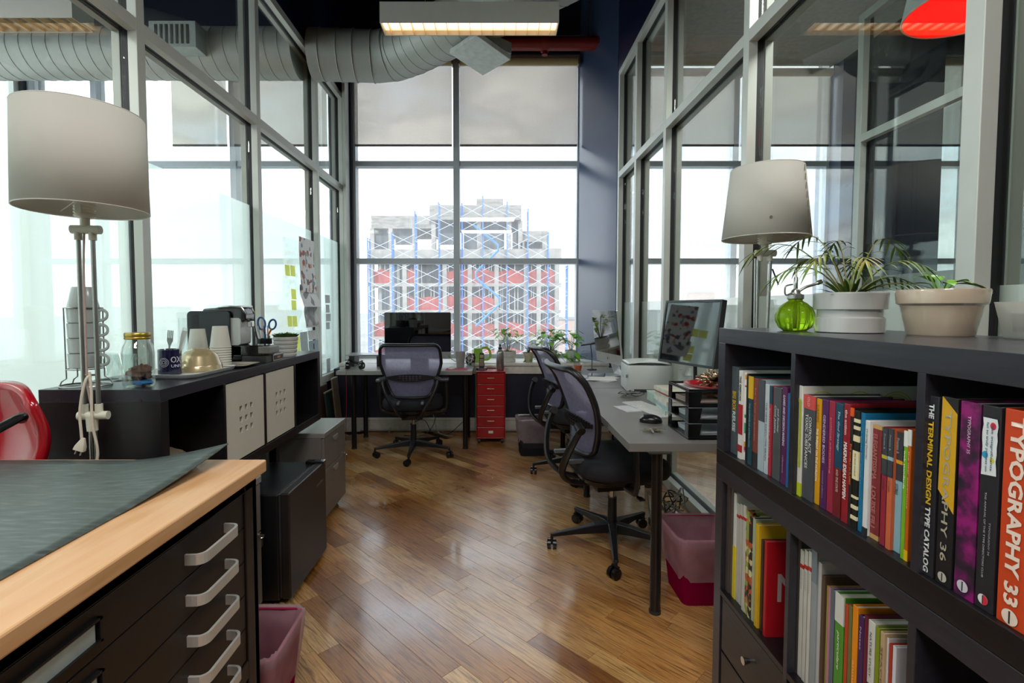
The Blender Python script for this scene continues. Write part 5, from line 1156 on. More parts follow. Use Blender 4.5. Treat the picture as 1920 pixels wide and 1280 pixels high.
for k, (cc, nm_) in enumerate((('e0e0da', 'white pen with a clear barrel'), ('1a1b1e', 'black pen at the left of the holder'), ('2b6b78', 'teal pen in the holder'), ('23262a', 'dark pen leaning outward'), ('c9cac4', 'pale grey pen leaning left'), ('1d4f8a', 'blue pen at the back'))):
    a = 2 * PI * k / 6 + .4; p = T('pen', nm_ + ', in the black holder', 'pen', (-1.27 + .018 * math.cos(a), 2.76 + .018 * math.sin(a), Z1 + .012), 0, 'pens in the black holder')
    d = Vector((.016 * math.cos(a) - .016, .016 * math.sin(a), .152)); B().cyl((0, 0, 0), d, .005, n=8).obj('barrel', M(cc, .3), p); B().cyl(d * .8 + Vector((0, -.005, 0)), d * 1.02 + Vector((0, -.005, 0)), .0012, n=6).obj('clip', STEEL, p)
t = T('scissors', 'blue-handled scissors with orange inlays standing in the black holder', 'scissors', (-1.252, 2.755, Z1 + .012)); BL = M('1c4f8c', .3); OR = M('d9761c', .4)
B(Matrix.Rotation(-.12, 4, 'Y')).prism([(-.008, 0), (.002, 0), (.008, .10), (-.006, .10)], -.001, .001, 'y').obj('blade', STEEL, t, smooth=False); B(Matrix.Rotation(.12, 4, 'Y')).prism([(.0, 0), (.008, 0), (.006, .10), (-.008, .10)], .001, .003, 'y').obj('blade', STEEL, t, smooth=False)
for cx_, cz_, rx_, rz_, tl in ((-.028, .165, .020, .034, .15), (.032, .16, .019, .027, -.25)):
    h_ = B().tube([(cx_ + rx_ * math.cos(a) * math.cos(tl) - rz_ * math.sin(a) * math.sin(tl), 0, cz_ + rx_ * math.cos(a) * math.sin(tl) + rz_ * math.sin(a) * math.cos(tl)) for a in [k * PI / 12 for k in range(24)]], .0052, 8, True).obj('finger_loop', BL, t)
    B().tube([(cx_ * .8, 0, cz_ - rz_ + .002), (cx_ * .2, 0, .10)], [(.008, .005), (.007, .004)], 8).obj('grip_inlay', OR, h_)
t = T('potted_succulent', 'ribbed white pot of low mossy succulent by the pen holder', 'plant', (-1.135, 2.72, Z1))
pf = []
for k in range(5): z = k * .0215; r = .052 + .0022 * k; pf += [(r, z), (r + .003, z + .004), (r + .0035, z + .017), (r, z + .0205)]
pot(t, pf, M('bfc1bf', .3), (.056, .098))
b = B(); r7 = random.Random(9)
for k in range(240):
    a = r7.random() * 6.28; rr_ = .056 * r7.random() ** .5; leaf(b, (rr_ * math.cos(a), rr_ * math.sin(a), .10), (math.cos(a) * rr_ * 18, math.sin(a) * rr_ * 18, 1.3), r7.uniform(.022, .048), .0065, .3, .2, 3)
b.obj('succulent_leaves', patmat('succulent', [(.3, '35521a'), (.6, '5c7a28'), (.8, '86742c')], 30, .5), t, smooth=False)
# ------------------------------------------------------------------ notes and prints taped on the left glass
YN = veil('note_paper', 'efe97c', 0, .62, (1, 1, 1), 30, .03); PX = PL - .012
def onglass(name, label, cat, u0, u1, v0, v1, mat, grp=None, curl=.004, n=8, X=PL + .006, bend=0):
    y0 = -X * 940 / (927 - u0); y1 = -X * 940 / (927 - u1); yc = (y0 + y1) / 2; z1 = 1.3 - (v0 - 578) * yc / 940; z0 = 1.3 - (v1 - 578) * yc / 940
    t = T(name, label, cat, (X, yc, z0), 0, grp); h = z1 - z0; w = (y1 - y0) / 2
    B().grid(lambda u, v: (curl * (1 - v) ** 2 * 3 + bend * math.sin(v * PI * 2 + .5) * (.4 + u), (u * 2 - 1) * w, v * h), 4, n).obj('sheet', mat, t)
    return t, w, h
for k, (u0, u1, v0, v1, l) in enumerate(((536, 545, 497, 517, 'left note of the top pair'), (546, 555, 498, 518, 'right note of the top pair'), (547, 556, 542, 561, 'upper single note in the middle'), (547, 556, 563, 581, 'lower single note in the middle'), (539, 547.5, 592, 612, 'left note of the bottom pair'), (548.5, 557, 592, 612, 'right note of the bottom pair'), (556, 562, 630, 668, 'lowest long note beside the prints'))):
    onglass('sticky_note', 'yellow sticky note on the left glass, ' + l, 'note', u0, u1, v0, v1, YN, 'sticky notes on the left glass', X=PL - .0575, curl=.001)
PR1 = patmat('magazine_print_one', [(0, 'f2f2ef'), (.3, '5a5a60'), (.38, 'ecece8'), (.58, 'd8a582'), (.64, '7d929f'), (.70, 'f2f0ea'), (.94, 'b03028')], 26, .5, 'v'); PR2 = patmat('magazine_print_two', [(0, 'eaecea'), (.45, 'f4f4f2'), (.6, '7d7e82'), (.72, 'efefed'), (.88, 'c3bfb5')], 14, .5, 'v'); PR3 = patmat('photo_print', [(.35, '3f4144'), (.5, '6f7274'), (.62, 'c9c8c2')], 9, .5)
onglass('poster', 'topmost taped magazine page with a crowded colour print on the left glass', 'poster', 563, 591, 449, 548, PR1, bend=.006)
onglass('poster', 'curling pale page hanging below the crowded colour print', 'poster', 563, 595, 535, 575, PR2, curl=.012, bend=.008, X=PL + .012)
onglass('poster', 'grey photo print with a white border under the curling page', 'poster', 571, 596, 573, 613, M('cfcfcc', .6), bend=.01, X=PL + .018)
onglass('photo_print', 'dark photo mounted on the bordered sheet on the left glass', 'photo', 572.5, 594.5, 575, 610, PR3, bend=.01, X=PL + .0195)
for k, (u0, u1, v0, v1, l) in enumerate(((577, 595, 619, 636, 'small pale card below the photo print'), (578, 596, 638, 667, 'pale blue card with dark strokes above the shelf'), (562, 576, 622, 667, 'pale sheet beside the two cards'))):
    t, w_, h_ = onglass('card', l + ', on the left glass', 'card', u0, u1, v0, v1, M(('c6cccb', '9fb5bb', 'bcd0cf')[k], .6))
    if k == 1: B().box(.003, .004, -w_ * .1, w_ * .1, h_ * .2, h_ * .8).obj('ink_stroke', M('26333a', .6), t, smooth=False)
for k, (u0, u1, v0, v1) in enumerate(((610, 619, 553, 568), (611, 618, 571, 586), (611, 620, 588, 602), (611, 618, 604, 617), (611, 618, 672, 705))):
    onglass('card', ('topmost', 'second', 'third', 'fourth', 'lowest, longest')[k] + ' pale card in the far glass bay behind the prints', 'card', u0, u1, v0, v1, M('c3c9c8', .6), 'cards in the far bay', X=PL - .0575, curl=.0005)
# ------------------------------------------------------------------ left window desk
ZD = .74; SCR = M('050608', .03, 0, .0, coat=1, spec=1.0)
t = T('computer_monitor', 'large black glass monitor on the left window desk, screen off', 'monitor', (-.745, 4.86, ZD))
B().prism([(x, z + .33) for x, z, _ in rrect(.645, .385, .012, 0, 4)], .0, .02, 'y').obj('screen', SCR, t, .002, smooth=False)
B().prism([(x, z + .105) for x, z, _ in rrect(.645, .07, .012, 0, 4)], .001, .021, 'y').obj('chin', M('b9bab8', .3, .7), t, .002, smooth=False)
B().prism([(.021, .36), (.03, .36), (.13, .006), (.13, 0), (-.04, 0), (-.04, .006), (.115, .008), (.021, .33)], -.09, .09, 'x').obj('stand', M('b9bab8', .3, .7), t, .001, smooth=False)
t = T('desk_riser', 'low silver perforated metal shelf on dark feet, left end of window desk', 'riser', (-1.235, 4.90, ZD))
B().box(-.19, .19, -.12, .12, .105, .118).obj('riser_top', M('a9adb2', .3, .6, .04, 5), t, .003, smooth=False)
b = B()
for i in range(14):
    for j in range(7): b.box(-.12 + i * .02, -.112 + i * .02, -.09 + j * .026, -.084 + j * .026, .118, .1184)
tag(b.obj('perforation', M('3a3d40', .6), t, smooth=False), kind='stuff')
for x in (-.165, .10): B().box(x, x + .05, -.09, .09, 0, .105).obj('foot', BLK, t, .003, smooth=False)
t = T('headphones', 'black headphones with red cable at the left end of window desk', 'headphones', (-1.285, 4.585, ZD))
for x, sg in ((-.055, -1), (.055, 1)):
    c_ = B().cyl((x, 0, .035), (x + sg * .028, -.01, .038), .036, .033, 24).obj('ear_cup', BLKG, t, .003); B().cyl((x, 0, .035), (x - sg * .012, 0, .035), .033, .028, 20).obj('ear_pad', M('1a1a1c', .8), c_); B().cyl((x + sg * .028, -.01, .038), (x + sg * .030, -.0105, .038), .012, n=16).obj('cap_ring', CHROME, c_)
B().tube(spline([(-.065, .0, .06), (-.06, .05, .085), (0, .085, .05), (.06, .05, .07), (.065, 0, .06)], 6), [(.004, .011)] * 25, 8).obj('headband', BLK, t)
B().tube(spline([(-.07, -.03, .03), (-.06, -.07, .008), (-.045, -.112, .006), (-.04, -.128, -.02), (-.04, -.13, -.3), (-.05, -.13, -.62)], 6), .0018, 6).obj('cable', M('8c1a22', .5), t)
t = T('mouse_pad', 'pink-red mouse pad at the right end of the window desk', 'mouse pad', (-.345, 4.60, ZD))
B().loft([rrect(.20, .17, .015, z, 3) for z in (0, .003)]).obj('pad', M('b8405e', .7), t)
t = T('computer_mouse', 'small white computer mouse on the pink-red pad', 'mouse', (-.395, 4.60, ZD + .003))
b = B(); blob(b, (0, 0, .004), .03, .05, .02, 0, 20, 10, 1, 1, flat=0); b.obj('mouse_shell', WHITE, t)
t = T('paper_cup', 'tall grey tumbler with a white straw on the window desk', 'cup', (-.325, 4.77, ZD))
pot(t, [(.036, 0), (.037, .002), (.047, .148), (.048, .150)], M('a19f9c', .4), th=.002, name='tumbler'); B().tube([(0, 0, .02), (.03, 0, .15), (.06, .0, .21), (.072, 0, .225)], .003, 8).obj('straw', WHITE, t)
t = T('patterned_mug', 'round black and white patterned mug behind the grey tumbler', 'mug', (-.235, 4.93, ZD))
pot(t, [(.034, 0), (.05, .03), (.054, .07), (.046, .115)], patmat('mono_swirl', [(.45, '16181a'), (.5, 'd9d9d4'), (.56, 'd9d9d4'), (.6, '16181a')], 18, .3, dist=2), th=.003, name='mug_body')
t = T('plastic_jug', 'lime green plastic jug with a big loop handle by the window', 'jug', (-.135, 5.30, .73))
GRN = M('8fc23a', .35)
b = B(); b.loft([[(x - .04, y, z) for x, y, z in rrect(w_, .09, .03, z_, 4)] for w_, z_ in ((.10, 0), (.11, .02), (.10, .12), (.09, .15))]); b.obj('jug_body', GRN, t)
B().tube(spline([(.0, 0, .15), (.05, 0, .155), (.085, 0, .12), (.09, 0, .06), (.06, 0, .03), (.0, 0, .03)], 6), [(.008, .013)] * 31, 8).obj('handle', GRN, t)
t = T('green_cable', 'green cable trailing over the desk edge behind the tumbler', 'cable', (-.40, 4.86, ZD))
B().tube(spline([(-.05, 0, .10), (.02, -.03, .05), (.12, -.02, .03), (.19, -.05, .006), (.215, -.06, -.02), (.22, -.06, -.3), (.21, -.0, -.64)], 6), .003, 6).obj('cable_run', M('2e8a5c', .5), t)
# on the red cabinet
t = T('cordless_phone', 'black cordless phone upright in its cradle on the red cabinet', 'phone', (-.125, 4.90, .70))
B().loft([rrect(.11, .09, .02, 0, 4), rrect(.10, .08, .02, .018, 4)]).obj('cradle', BLK, t)
B(Matrix.Rotation(-.12, 4, 'X')).loft([[(x, y, z) for x, y, _ in rrect(w_, .026, .01, 0, 3)] for z, w_ in ((.012, .046), (.06, .050), (.14, .050), (.165, .042))]).obj('handset', M('1c1d1f', .3), t)
hm = Matrix.Rotation(-.12, 4, 'X'); B(hm).box(-.018, .018, -.0145, -.0125, .115, .145).obj('display', M('9a8f6a', .3), t, smooth=False)
kp = B(hm)
for i in range(3):
    for j in range(5): kp.box(-.018 + i * .013, -.008 + i * .013, -.0145, -.0125, .038 + j * .014, .048 + j * .014)
kp.obj('keypad', M('b09a72', .5), t, smooth=False)
t = T('metal_bottle', 'brushed steel drinking bottle with black loop cap on the red cabinet', 'bottle', (.055, 4.86, .70))
B().lathe([(.001, 0), (.034, 0), (.037, .004), (.037, .17), (.033, .185), (.018, .200), (.017, .205)], 28).obj('bottle_body', M('9c9894', .3, .8, .04, 5), t)
B().lathe([(.018, .203), (.018, .222), (.008, .226), (.006, .232), (.012, .240), (.010, .252), (.001, .254)], 20).obj('cap', BLK, t)
t = T('router', 'flat white router with dark rim between phone and bottle', 'router', (-.03, 5.06, .70))
B().loft([rrect(.13, .10, .015, z, 4) for z in (.004, .03)]).obj('case', WHITE, t, .002); B().loft([rrect(.134, .104, .015, z, 4) for z in (0, .004)]).obj('base', BLK, t)
# ------------------------------------------------------------------ sill plants
ZS = .73; LIMEL = patmat('lime_leaf', [(.3, '7fae2a'), (.55, 'a8cc4a'), (.75, 'd5dd8e')], 9, .4)
def bush(name, label, x, y, z, pr, potm, leaves, lm, stemh=.1, seed=1, spread=.1, L=.05, w=.016, trail=0, zc=.1, soilr=None):
    t = T(name, label, 'plant', (x, y, z)); pot(t, pr, potm, (soilr or pr[-1][0] - .008, pr[-1][1] - .01)); r_ = random.Random(seed); st = B(); lf = B()
    for k in range(leaves):
        a = r_.random() * 6.28; rr_ = spread * r_.random() ** .6; top = Vector((rr_ * math.cos(a), rr_ * math.sin(a) * .7, zc + stemh * r_.uniform(.3, 1)))
        if trail and k % 3 == 0: top.z = zc - r_.random() * trail; top.x *= 1.25; top.y = -abs(top.y) * 1.2 - .03
        b0 = Vector((top.x * .12, top.y * .12, pr[-1][1] - .012)); st.tube([b0, b0.lerp(top, .5) + Vector((0, 0, .02)), top], .0014, 5)
        leaf(lf, top, (math.cos(a), math.sin(a), r_.uniform(-.1, .7)), L * r_.uniform(.7, 1.2), w * r_.uniform(.8, 1.2), .5, .15, 6)
    st.obj('stems', M('6d7a34', .6), t); lf.obj('leaves', lm, t); return t
bush('potted_plant', 'variegated lime plant in a banded white pot on the window sill', .145, 5.36, ZS, [(.078, 0), (.084, .003), (.084, .035), (.080, .038), (.080, .055), (.088, .057), (.090, .115)], M('c9c7c2', .2, coat=.4), 34, LIMEL, .20, 3, .19, .085, .026, 0, .16)
bush('potted_plant', 'small dark-leaved plant in a beige ribbed pot on the window sill', .365, 5.36, ZS, [(.040, 0), (.043, .003), (.052, .07), (.058, .073), (.060, .10)], M('b5ab94', .4), 26, patmat('jade_leaf', [(.3, '2a4f24'), (.7, '4d7a38')], 12, .35), .10, 4, .07, .045, .012, 0, .11)
PO = patmat('pothos_leaf', [(.3, '4f9a1c'), (.55, '7cc02e'), (.75, 'a8dc55')], 8, .35)
bush('potted_plant', 'large bright green trailing plant on the sill, left of its twin', .60, 5.40, ZS, [(.06, 0), (.063, .003), (.08, .12)], M('c0bfb9', .4), 85, PO, .22, 5, .19, .095, .036, .16, .12)
bush('potted_plant', 'trailing green plant in a pale pot at the right end of the sill', .83, 5.42, ZS, [(.05, 0), (.053, .003), (.065, .12)], M('c9d0ce', .4), 30, PO, .22, 6, .10, .10, .038, .10, .12)
# ------------------------------------------------------------------ right desks
t = T('candle_glass', 'orange candle in a glass on the far desk corner', 'candle', (.735, 4.40, ZD))
pot(t, [(.032, 0), (.034, .003), (.042, .085)], CGLASS, th=.003, name='glass'); B().cyl((0, 0, .012), (0, 0, .062), .031, .035, 24).obj('wax', M('cf5a2c', .5), t)
def screen_on(name, label, near, far, zb, h, chin=0, tilt=8, bez=.012, thick=.02, body=M('b9bab8', .3, .6), stand='foot'):
    """a display whose glass faces the aisle; near / far are its bottom corners"""
    n_, f_ = Vector(near), Vector(far); c = (n_ + f_) / 2; d = (f_ - n_).normalized(); w = (f_ - n_).length
    t = T(name, label, 'monitor', (c.x, c.y, ZD), math.degrees(math.atan2(d.y, d.x)) ); mx = Matrix.Translation((0, 0, zb - ZD)) @ Matrix.Rotation(rad(-tilt), 4, 'X')
    # local x runs near -> far, glass faces local +y
    B(mx).box(-w / 2, w / 2, -thick, -.002, 0, h).obj('housing', body, t, .003, smooth=False)
    B(mx).box(-w / 2 + (0 if chin else bez), w / 2 - (0 if chin else bez), -.003, 0.0, chin + (0 if chin else bez), h - (0.0 if chin else bez)).obj('screen_glass', SCR, t, smooth=False)
    if not chin:
        for a in ((-w / 2, w / 2, 0, bez), (-w / 2, w / 2, h - bez, h), (-w / 2, -w / 2 + bez, bez, h - bez), (w / 2 - bez, w / 2, bez, h - bez)): B(mx).box(a[0], a[1], -.004, .004, a[2], a[3]).obj('bezel', M('26282b', .35), t, .001, smooth=False)
    else:
        b = B(mx)
        b.add([(.009 * math.cos(k * PI / 10), .0006, chin / 2 - .001 + .010 * math.sin(k * PI / 10)) for k in range(20)], [tuple(range(20))]); b.box(.001, .004, 0, .0008, chin / 2 + .009, chin / 2 + .014); b.obj('chin_emblem', M('1e1e20', .3), t, smooth=False)
    return t, w
t, w_ = screen_on('computer_monitor', 'silver-chinned computer on the far right-hand desk, mirroring the plants', (1.00, 3.93), (.90, 4.40), .845, .44, .085, 7)
B().prism([(-.02, .20), (-.028, .20), (-.10, .006), (-.10, 0), (.09, 0), (.09, .006), (-.088, .010)], -.08, .08, 'x').obj('stand', M('b9bab8', .3, .7), t, .001, smooth=False)
t = T('tablet', 'dark slab lying under the silver-chinned computer', 'tablet', (.85, 4.15, ZD), -14)
B().loft([rrect(.14, .20, .01, z, 3) for z in (0, .010)]).obj('slab', BLKG, t); B().box(-.06, .06, -.08, .08, .010, .0108).obj('glass', SCR, t, smooth=False)
t, w_ = screen_on('computer_monitor', 'black-framed monitor on an arm over the near right-hand desk, mirroring the sky', (1.135, 2.58), (.985, 3.0), .985, .365, 0, -8, .014, .03, M('1d1f22', .35))
B().box(-.05, .05, -.075, -.028, .36, .44).obj('arm_head', BLK, t, .004, smooth=False)
B().tube([(.0, -.06, .40), (.02, -.09, .36), (.03, -.11, .06), (.03, -.11, .0)], .011, 10).obj('arm', M('1c1d20', .4), t)
B().box(-.02, .08, -.135, -.085, 0, .012).obj('clamp_plate', BLK, t, .003, smooth=False)
t = T('desk_lamp', 'thin dark desk lamp arm beside the silver-chinned computer', 'lamp', (.83, 4.56, ZD))
t.name = 'desk_lamp'
B().tube(spline([(.06, 0, .0), (.06, .0, .12), (.05, 0, .235), (.10, -.02, .245)], 5), .004, 8).obj('arm', BLK, t); B().cyl((-.045, -.02, .225), (.10, -.02, .245), .0065, n=10).obj('lamp_head', BLK, t); B().lathe([(.045, 0), (.045, .008), (.01, .012)], 20, (.06, 0, 0)).obj('lamp_foot', BLK, t)
t = T('printer', 'boxy off-white laser printer with curved lid between the two monitors', 'printer', (1.05, 3.47, ZD), -6)
PW_ = M('c4c7c4', .35, 0, .02, 5)
rg = [rrect(.30 * k, .29 * k, .03, z, 5) for z, k in ((.004, .97), (.012, 1), (.165, 1), (.178, .98))]; B().loft(rg).obj('case', PW_, t, ang=50)
B().grid(lambda u, v: (-.14 + .28 * u, -.135 + .27 * v, .178 + .022 * math.sin(PI * (.15 + .7 * u))), 12, 6).obj('lid', M('cfd1cd', .35), t, solid=.006)
b = B(); b.box(-.152, -.149, -.145, -.125, .095, .115); b.obj('side_button', M('55585a', .4), t, smooth=False)
b = B(); b.box(-.1515, -.1500, .0, .018, .08, .10); b.obj('front_emblem', M('9da0a0', .4), t, smooth=False); B().box(-.10, .12, -.1465, -.1445, .004, .020).obj('paper_slot', M('2a2b2c', .6), t, smooth=False)
b = B(); b.cyl((.02, -.146, .004), (.04, -.150, .004), .0035, n=8)
r8 = random.Random(8)
t = T('cable_tangle', 'tangle of thin grey cables and spectacles in front of the printer', 'cable', (.865, 3.17, ZD))
for k in range(5):
    pts = [(r8.uniform(-.08, .08), r8.uniform(-.06, .06), .006 + r8.uniform(0, .03)) for _ in range(7)]; B().tube(spline(pts, 6), .0022, 5).obj('cable', M(('6e6f70', '2a2a2c', '8c8d8d', '1c1c1e', '77787a')[k], .4, .3), t)
t = T('keyboard', 'slim white keyboard lying askew on the near right-hand desk', 'keyboard', (.862, 2.76, ZD), 101.5)
B().loft([rrect(.43, .13, .012, .0, 3), rrect(.43, .13, .012, .006, 3)]).obj('case', M('c9cbca', .35, .2), t, .001)
km = B().loft([rrect(.0155, .0155, .002, .006, 1), rrect(.0145, .0145, .002, .0095, 1)]).mesh(False)
for i in range(21):
    for j in range(6): put(km, 'key', M('d6d6d2', .5, 0, .02), t, loc=(-.196 + i * .0196, -.050 + j * .0196, 0))
t = T('notepad', 'white paper card beside the keyboard on the near desk', 'card', (.74, 2.77, ZD), 14)
B().loft([rrect(.095, .16, .004, z, 2) for z in (0, .004)]).obj('card_sheet', M('cfd0d4', .6), t)
t = T('computer_mouse', 'black ergonomic mouse on the near right-hand desk', 'mouse', (.768, 2.44, ZD), 70)
b = B(); blob(b, (0, 0, .010), .033, .056, .030, .04, 24, 14, 3, 1.5, flat=.0); b.obj('mouse_shell', M('161719', .25), t); B().box(-.003, .003, .015, .035, .034, .042).obj('wheel', M('55565a', .4), t, .001, smooth=False)
t = T('key_bunch', 'bunch of brass and steel keys near the desk corner', 'keys', (.718, 2.255, ZD))
B().tube([(.013 * math.cos(k * PI / 8) + .02, .013 * math.sin(k * PI / 8), .006) for k in range(16)], .0013, 6, True).obj('key_ring', CHROME, t)
for k in range(8):
    a = k * .85; mx = Matrix.Translation((.012 * math.cos(a), .010 * math.sin(a), .003 + k * .0021)) @ Matrix.Rotation(a + .3, 4, 'Z') @ Matrix.Rotation(.12, 4, 'Y'); b = B(mx)
    b.cyl((0, 0, 0), (0, 0, .0018), .011, n=14); b.box(.008, .046, -.0035, .0035, 0, .0018)
    for q_ in range(3): b.box(.018 + q_ * .009, .022 + q_ * .009, .0035, .006, 0, .0018)
    b.obj('key', M(('a8905a', '9a9a98')[k % 2], .3, .8), t, smooth=False)
# letter trays
t = T('letter_tray_stack', 'three-tier black plastic letter trays at the near corner of the desk', 'tray', (.995, 2.235, ZD)); TB = M('0f1013', .22)
for k in range(3):
    z = k * .068; b = B(); b.box(-.17, .17, -.125, .125, z + .004, z + .008); b.box(-.17, .17, -.125, -.121, z + .004, z + .022); b.box(-.17, .17, .121, .125, z + .004, z + .03); b.obj('tray', TB, t, .001, smooth=False)
    for (xa, xb) in ((-.17, -.125), (-.03, .04), (.125, .17)):
        B().prism([(xa, z + .008), (xb, z + .008), (xb + .012 * (1 if xb < .1 else 0), z + .068), (xa - (.0 if xa < -.1 else .012), z + .068)], -.1255, -.1215, 'y').obj('side_post', TB, t, smooth=False)
    B().prism([(-.05, z + .008), (.05, z + .008), (.125, z + .068), (-.125, z + .068)], -.17, -.166, 'x').obj('end_panel', TB, t, smooth=False) if False else None
    for ya, yb in ((-.125, -.085), (.085, .125)): B().box(-.17, -.166, ya, yb, z + .008, z + .068).obj('corner_post', TB, t, smooth=False)
b = B(); b.box(-.17, .17, -.125, .125, .204, .208); b.box(-.17, .17, -.125, -.121, .208, .218); b.box(-.17, .17, .121, .125, .208, .218); b.box(-.17, -.166, -.125, .125, .208, .216); b.obj('top_tray', TB, t, .001, smooth=False)
for k, (z, dx, cc, l) in enumerate(((.008, .01, 'c5cad2', 'lowest tray'), (.076, .015, 'c9ccd0', 'middle tray'), (.144, .0, 'a8968a', 'upper tray'))):
    p = T('paper_sheaf', 'loose sheaf of papers in the ' + l, 'paper', (.995 + dx, 2.235, ZD + z), 3 * k, 'papers in the letter trays')
    for j in range(3): B(Matrix.Rotation(.03 * j, 4, 'Z')).box(-.14, .14, -.10, .10, j * .008, j * .008 + .006).obj('sheets', M(cc, .7, 0, .12, 12), p, smooth=False)
p = T('pink_package', 'pinkish wrapped package in the upper letter tray', 'package', (1.02, 2.22, ZD + .170)); b = B(); blob(b, (0, 0, .013), .10, .075, .014, .25, 24, 10, 5, 2.5, flat=0); b.obj('wrap', patmat('pink_wrap', [(.35, 'a35a48'), (.5, 'd0a38f'), (.7, 'dbcfc4')], 12, .4), p)
t = T('red_plate', 'shallow red plastic plate on top of the letter trays', 'plate', (.975, 2.235, ZD + .2085))
B().lathe([(.001, 0), (.085, 0), (.118, .014), (.120, .016), (.116, .0165), (.086, .004), (.001, .004)], 48).obj('plate_body', M('c0101c', .2, coat=.5), t)
t = T('paper_napkin', 'white paper edge peeking out under the red plate', 'paper', (.985, 2.235, ZD + .2082)); B().box(-.13, .13, -.11, .11, 0, .0004).obj('sheet', PAPER, t, smooth=False)
t = T('foil_wrap', 'crumpled ball of silver foil on the red plate', 'foil', (1.0, 2.225, ZD + .2145))
b = B(); blob(b, (0, 0, .030), .075, .055, .034, .34, 54, 34, 9, 5.5, flat=0); b.obj('foil', M('b8aa98', .16, 1, .2, 30), t, smooth=False)
t = T('utensil', 'black-handled utensil resting on the foil', 'utensil', (1.045, 2.26, ZD + .275)); B(Matrix.Rotation(-.45, 4, 'Y')).loft([[(q_, y, z) for y, z in ((-.006, -.003), (.006, -.003), (.006, .004), (-.006, .004))] for q_ in (-.035, 0, .035)]).obj('utensil_handle', M('2a2c30', .35), t, .002)
for k, (cc, hh, dx, l) in enumerate((('b9cfc4', .030, 0, 'bottom mint green book of the pile under the monitor'), ('a7c6c6', .024, .008, 'second book up, pale aqua, in the desk pile'), ('d3d0c2', .026, -.004, 'cream book in the middle of the desk pile'), ('c9cabb', .022, .006, 'pale green-white book near the top of the pile'), ('8f2338', .006, .0, 'thin crimson booklet near the top of the desk pile'), ('cfcbb8', .022, .004, 'topmost cream book of the desk pile'))):
    z = sum((.030, .024, .026, .022, .006, .022)[:k]); p = T('book', l, 'book', (1.0 + dx, 2.68, ZD + z), -8 + 2 * k, 'pile of books on the near desk')
    B().box(-.10, .12, -.13, .13, 0, .002).obj('back_cover', M(cc, .5), p, smooth=False); B().box(-.10, .12, -.13, .13, hh - .003, hh - .0008).obj('cover', M(cc, .5), p, smooth=False); B().box(-.102, -.10, -.13, .13, 0, hh - .0008).obj('spine', M(cc, .5), p, smooth=False); B().box(-.098, .118, -.128, .128, .002, hh - .003).obj('pages', M('d2cfc4', .8, 0, .06, 120), p, smooth=False)
t = T('green_box', 'flat pale green box between printer and book pile', 'box', (1.04, 2.98, ZD)); B().box(-.10, .12, -.10, .09, 0, .05).obj('box_body', M('a9c0b4', .5), t, .002, smooth=False); B().box(-.102, .122, -.102, .092, .05, .058).obj('lid', M('b6cabd', .5), t, .002, smooth=False)
t = T('paper_sheaf', 'fanned white sheets on the far right-hand desk', 'paper', (.855, 3.97, ZD), -20, 'papers on the far desk')
for k in range(4): B(Matrix.Rotation(.15 * k - .2, 4, 'Z')).box(-.10, .10, -.14, .14, k * .002, k * .002 + .0012).obj('sheet', PAPER, t, smooth=False)
t = T('envelope', 'single pale sheet near the candle on the far desk', 'paper', (.72, 4.12, ZD), 25); B().box(-.06, .06, -.10, .10, 0, .0015).obj('sheet', M('c4c8ce', .6), t, smooth=False)
# ------------------------------------------------------------------ bins
def binr(label, loc, rz, wt, dt, wb, db, h, mat, liner=True, rimmat=None, fill=None):
    t = T('waste_bin', label, 'bin', loc, rz); n = 5
    B().loft([rrect(wb, db, .03, .0, n), rrect(wb, db, .03, .004, n), rrect(wt, dt, .035, h, n), rrect(wt - .005, dt - .005, .034, h, n), rrect(wb - .005, db - .005, .028, .006, n)], (1, 1)).obj('bin_wall', mat, t)
    B().tube(rrect(wt, dt, .035, h, n), .005, 6, True).obj('rim', rimmat or mat, t)
    if liner:
        rj = random.Random(int(abs(loc[0]) * 100)); rg = []
        for z, k, am in ((h * .42, 1.0, .003), (h * .52, 1.01, .004), (h * .62, 1.01, .003), (h * .74, 1.015, .004), (h * .86, 1.015, .003), (h + .006, 1.02, .002), (h + .010, .95, .001), (h * .8, .90, .004), (h * .5, .84, .007), (h * .2, .74, .008)):
            f = z / h; w_ = wb + (wt - wb) * min(1, f); d_ = db + (dt - db) * min(1, f); base = rrect((w_ + .012) * k, (d_ + .012) * k, .04, z, 9); out = []
            for i, p in enumerate(base): q_ = am * (math.sin(i * 1.7 + z * 60) + rj.uniform(-.8, .8)) * .6; L_2 = math.hypot(p[0], p[1]); out.append((p[0] * (1 + q_ / L_2), p[1] * (1 + q_ / L_2), z + rj.uniform(-.004, .004) + .014 * math.sin(i * .8) * (1 if z < h * .45 and k > .9 else 0)))
            rg.append(out)
        B().loft(rg, (0, 0)).obj('liner', LINER, t, ang=180)
    return t
PINKM = veil('pink_mesh', 'a8124a', .22, .35, (.95, .35, .6), 20, .06, weave=120)
binr('pink mesh waste bin with clear liner under the near right-hand desk', (.945, 2.245, 0), 0, .30, .28, .235, .215, .30, PINKM, True, M('a01848', .4))
binr('pink mesh waste bin with a bulging liner beside the flat file, lower left', (-.765, 1.50, 0), 0, .27, .26, .21, .20, .30, PINKM, True, M('a01848', .4))
binr('black wire waste bin with white liner by the red cabinet', (.345, 4.46, 0), 3, .285, .24, .235, .20, .32, veil('wire_mesh', '3c3d40', .55, .2, (.8, .8, .82), 30, .1, weave=140), True, STEEL)
t = T('magazine_stack', 'low stack of papers on the floor under the far right-hand desk', 'paper', (.80, 4.52, 0), 5)
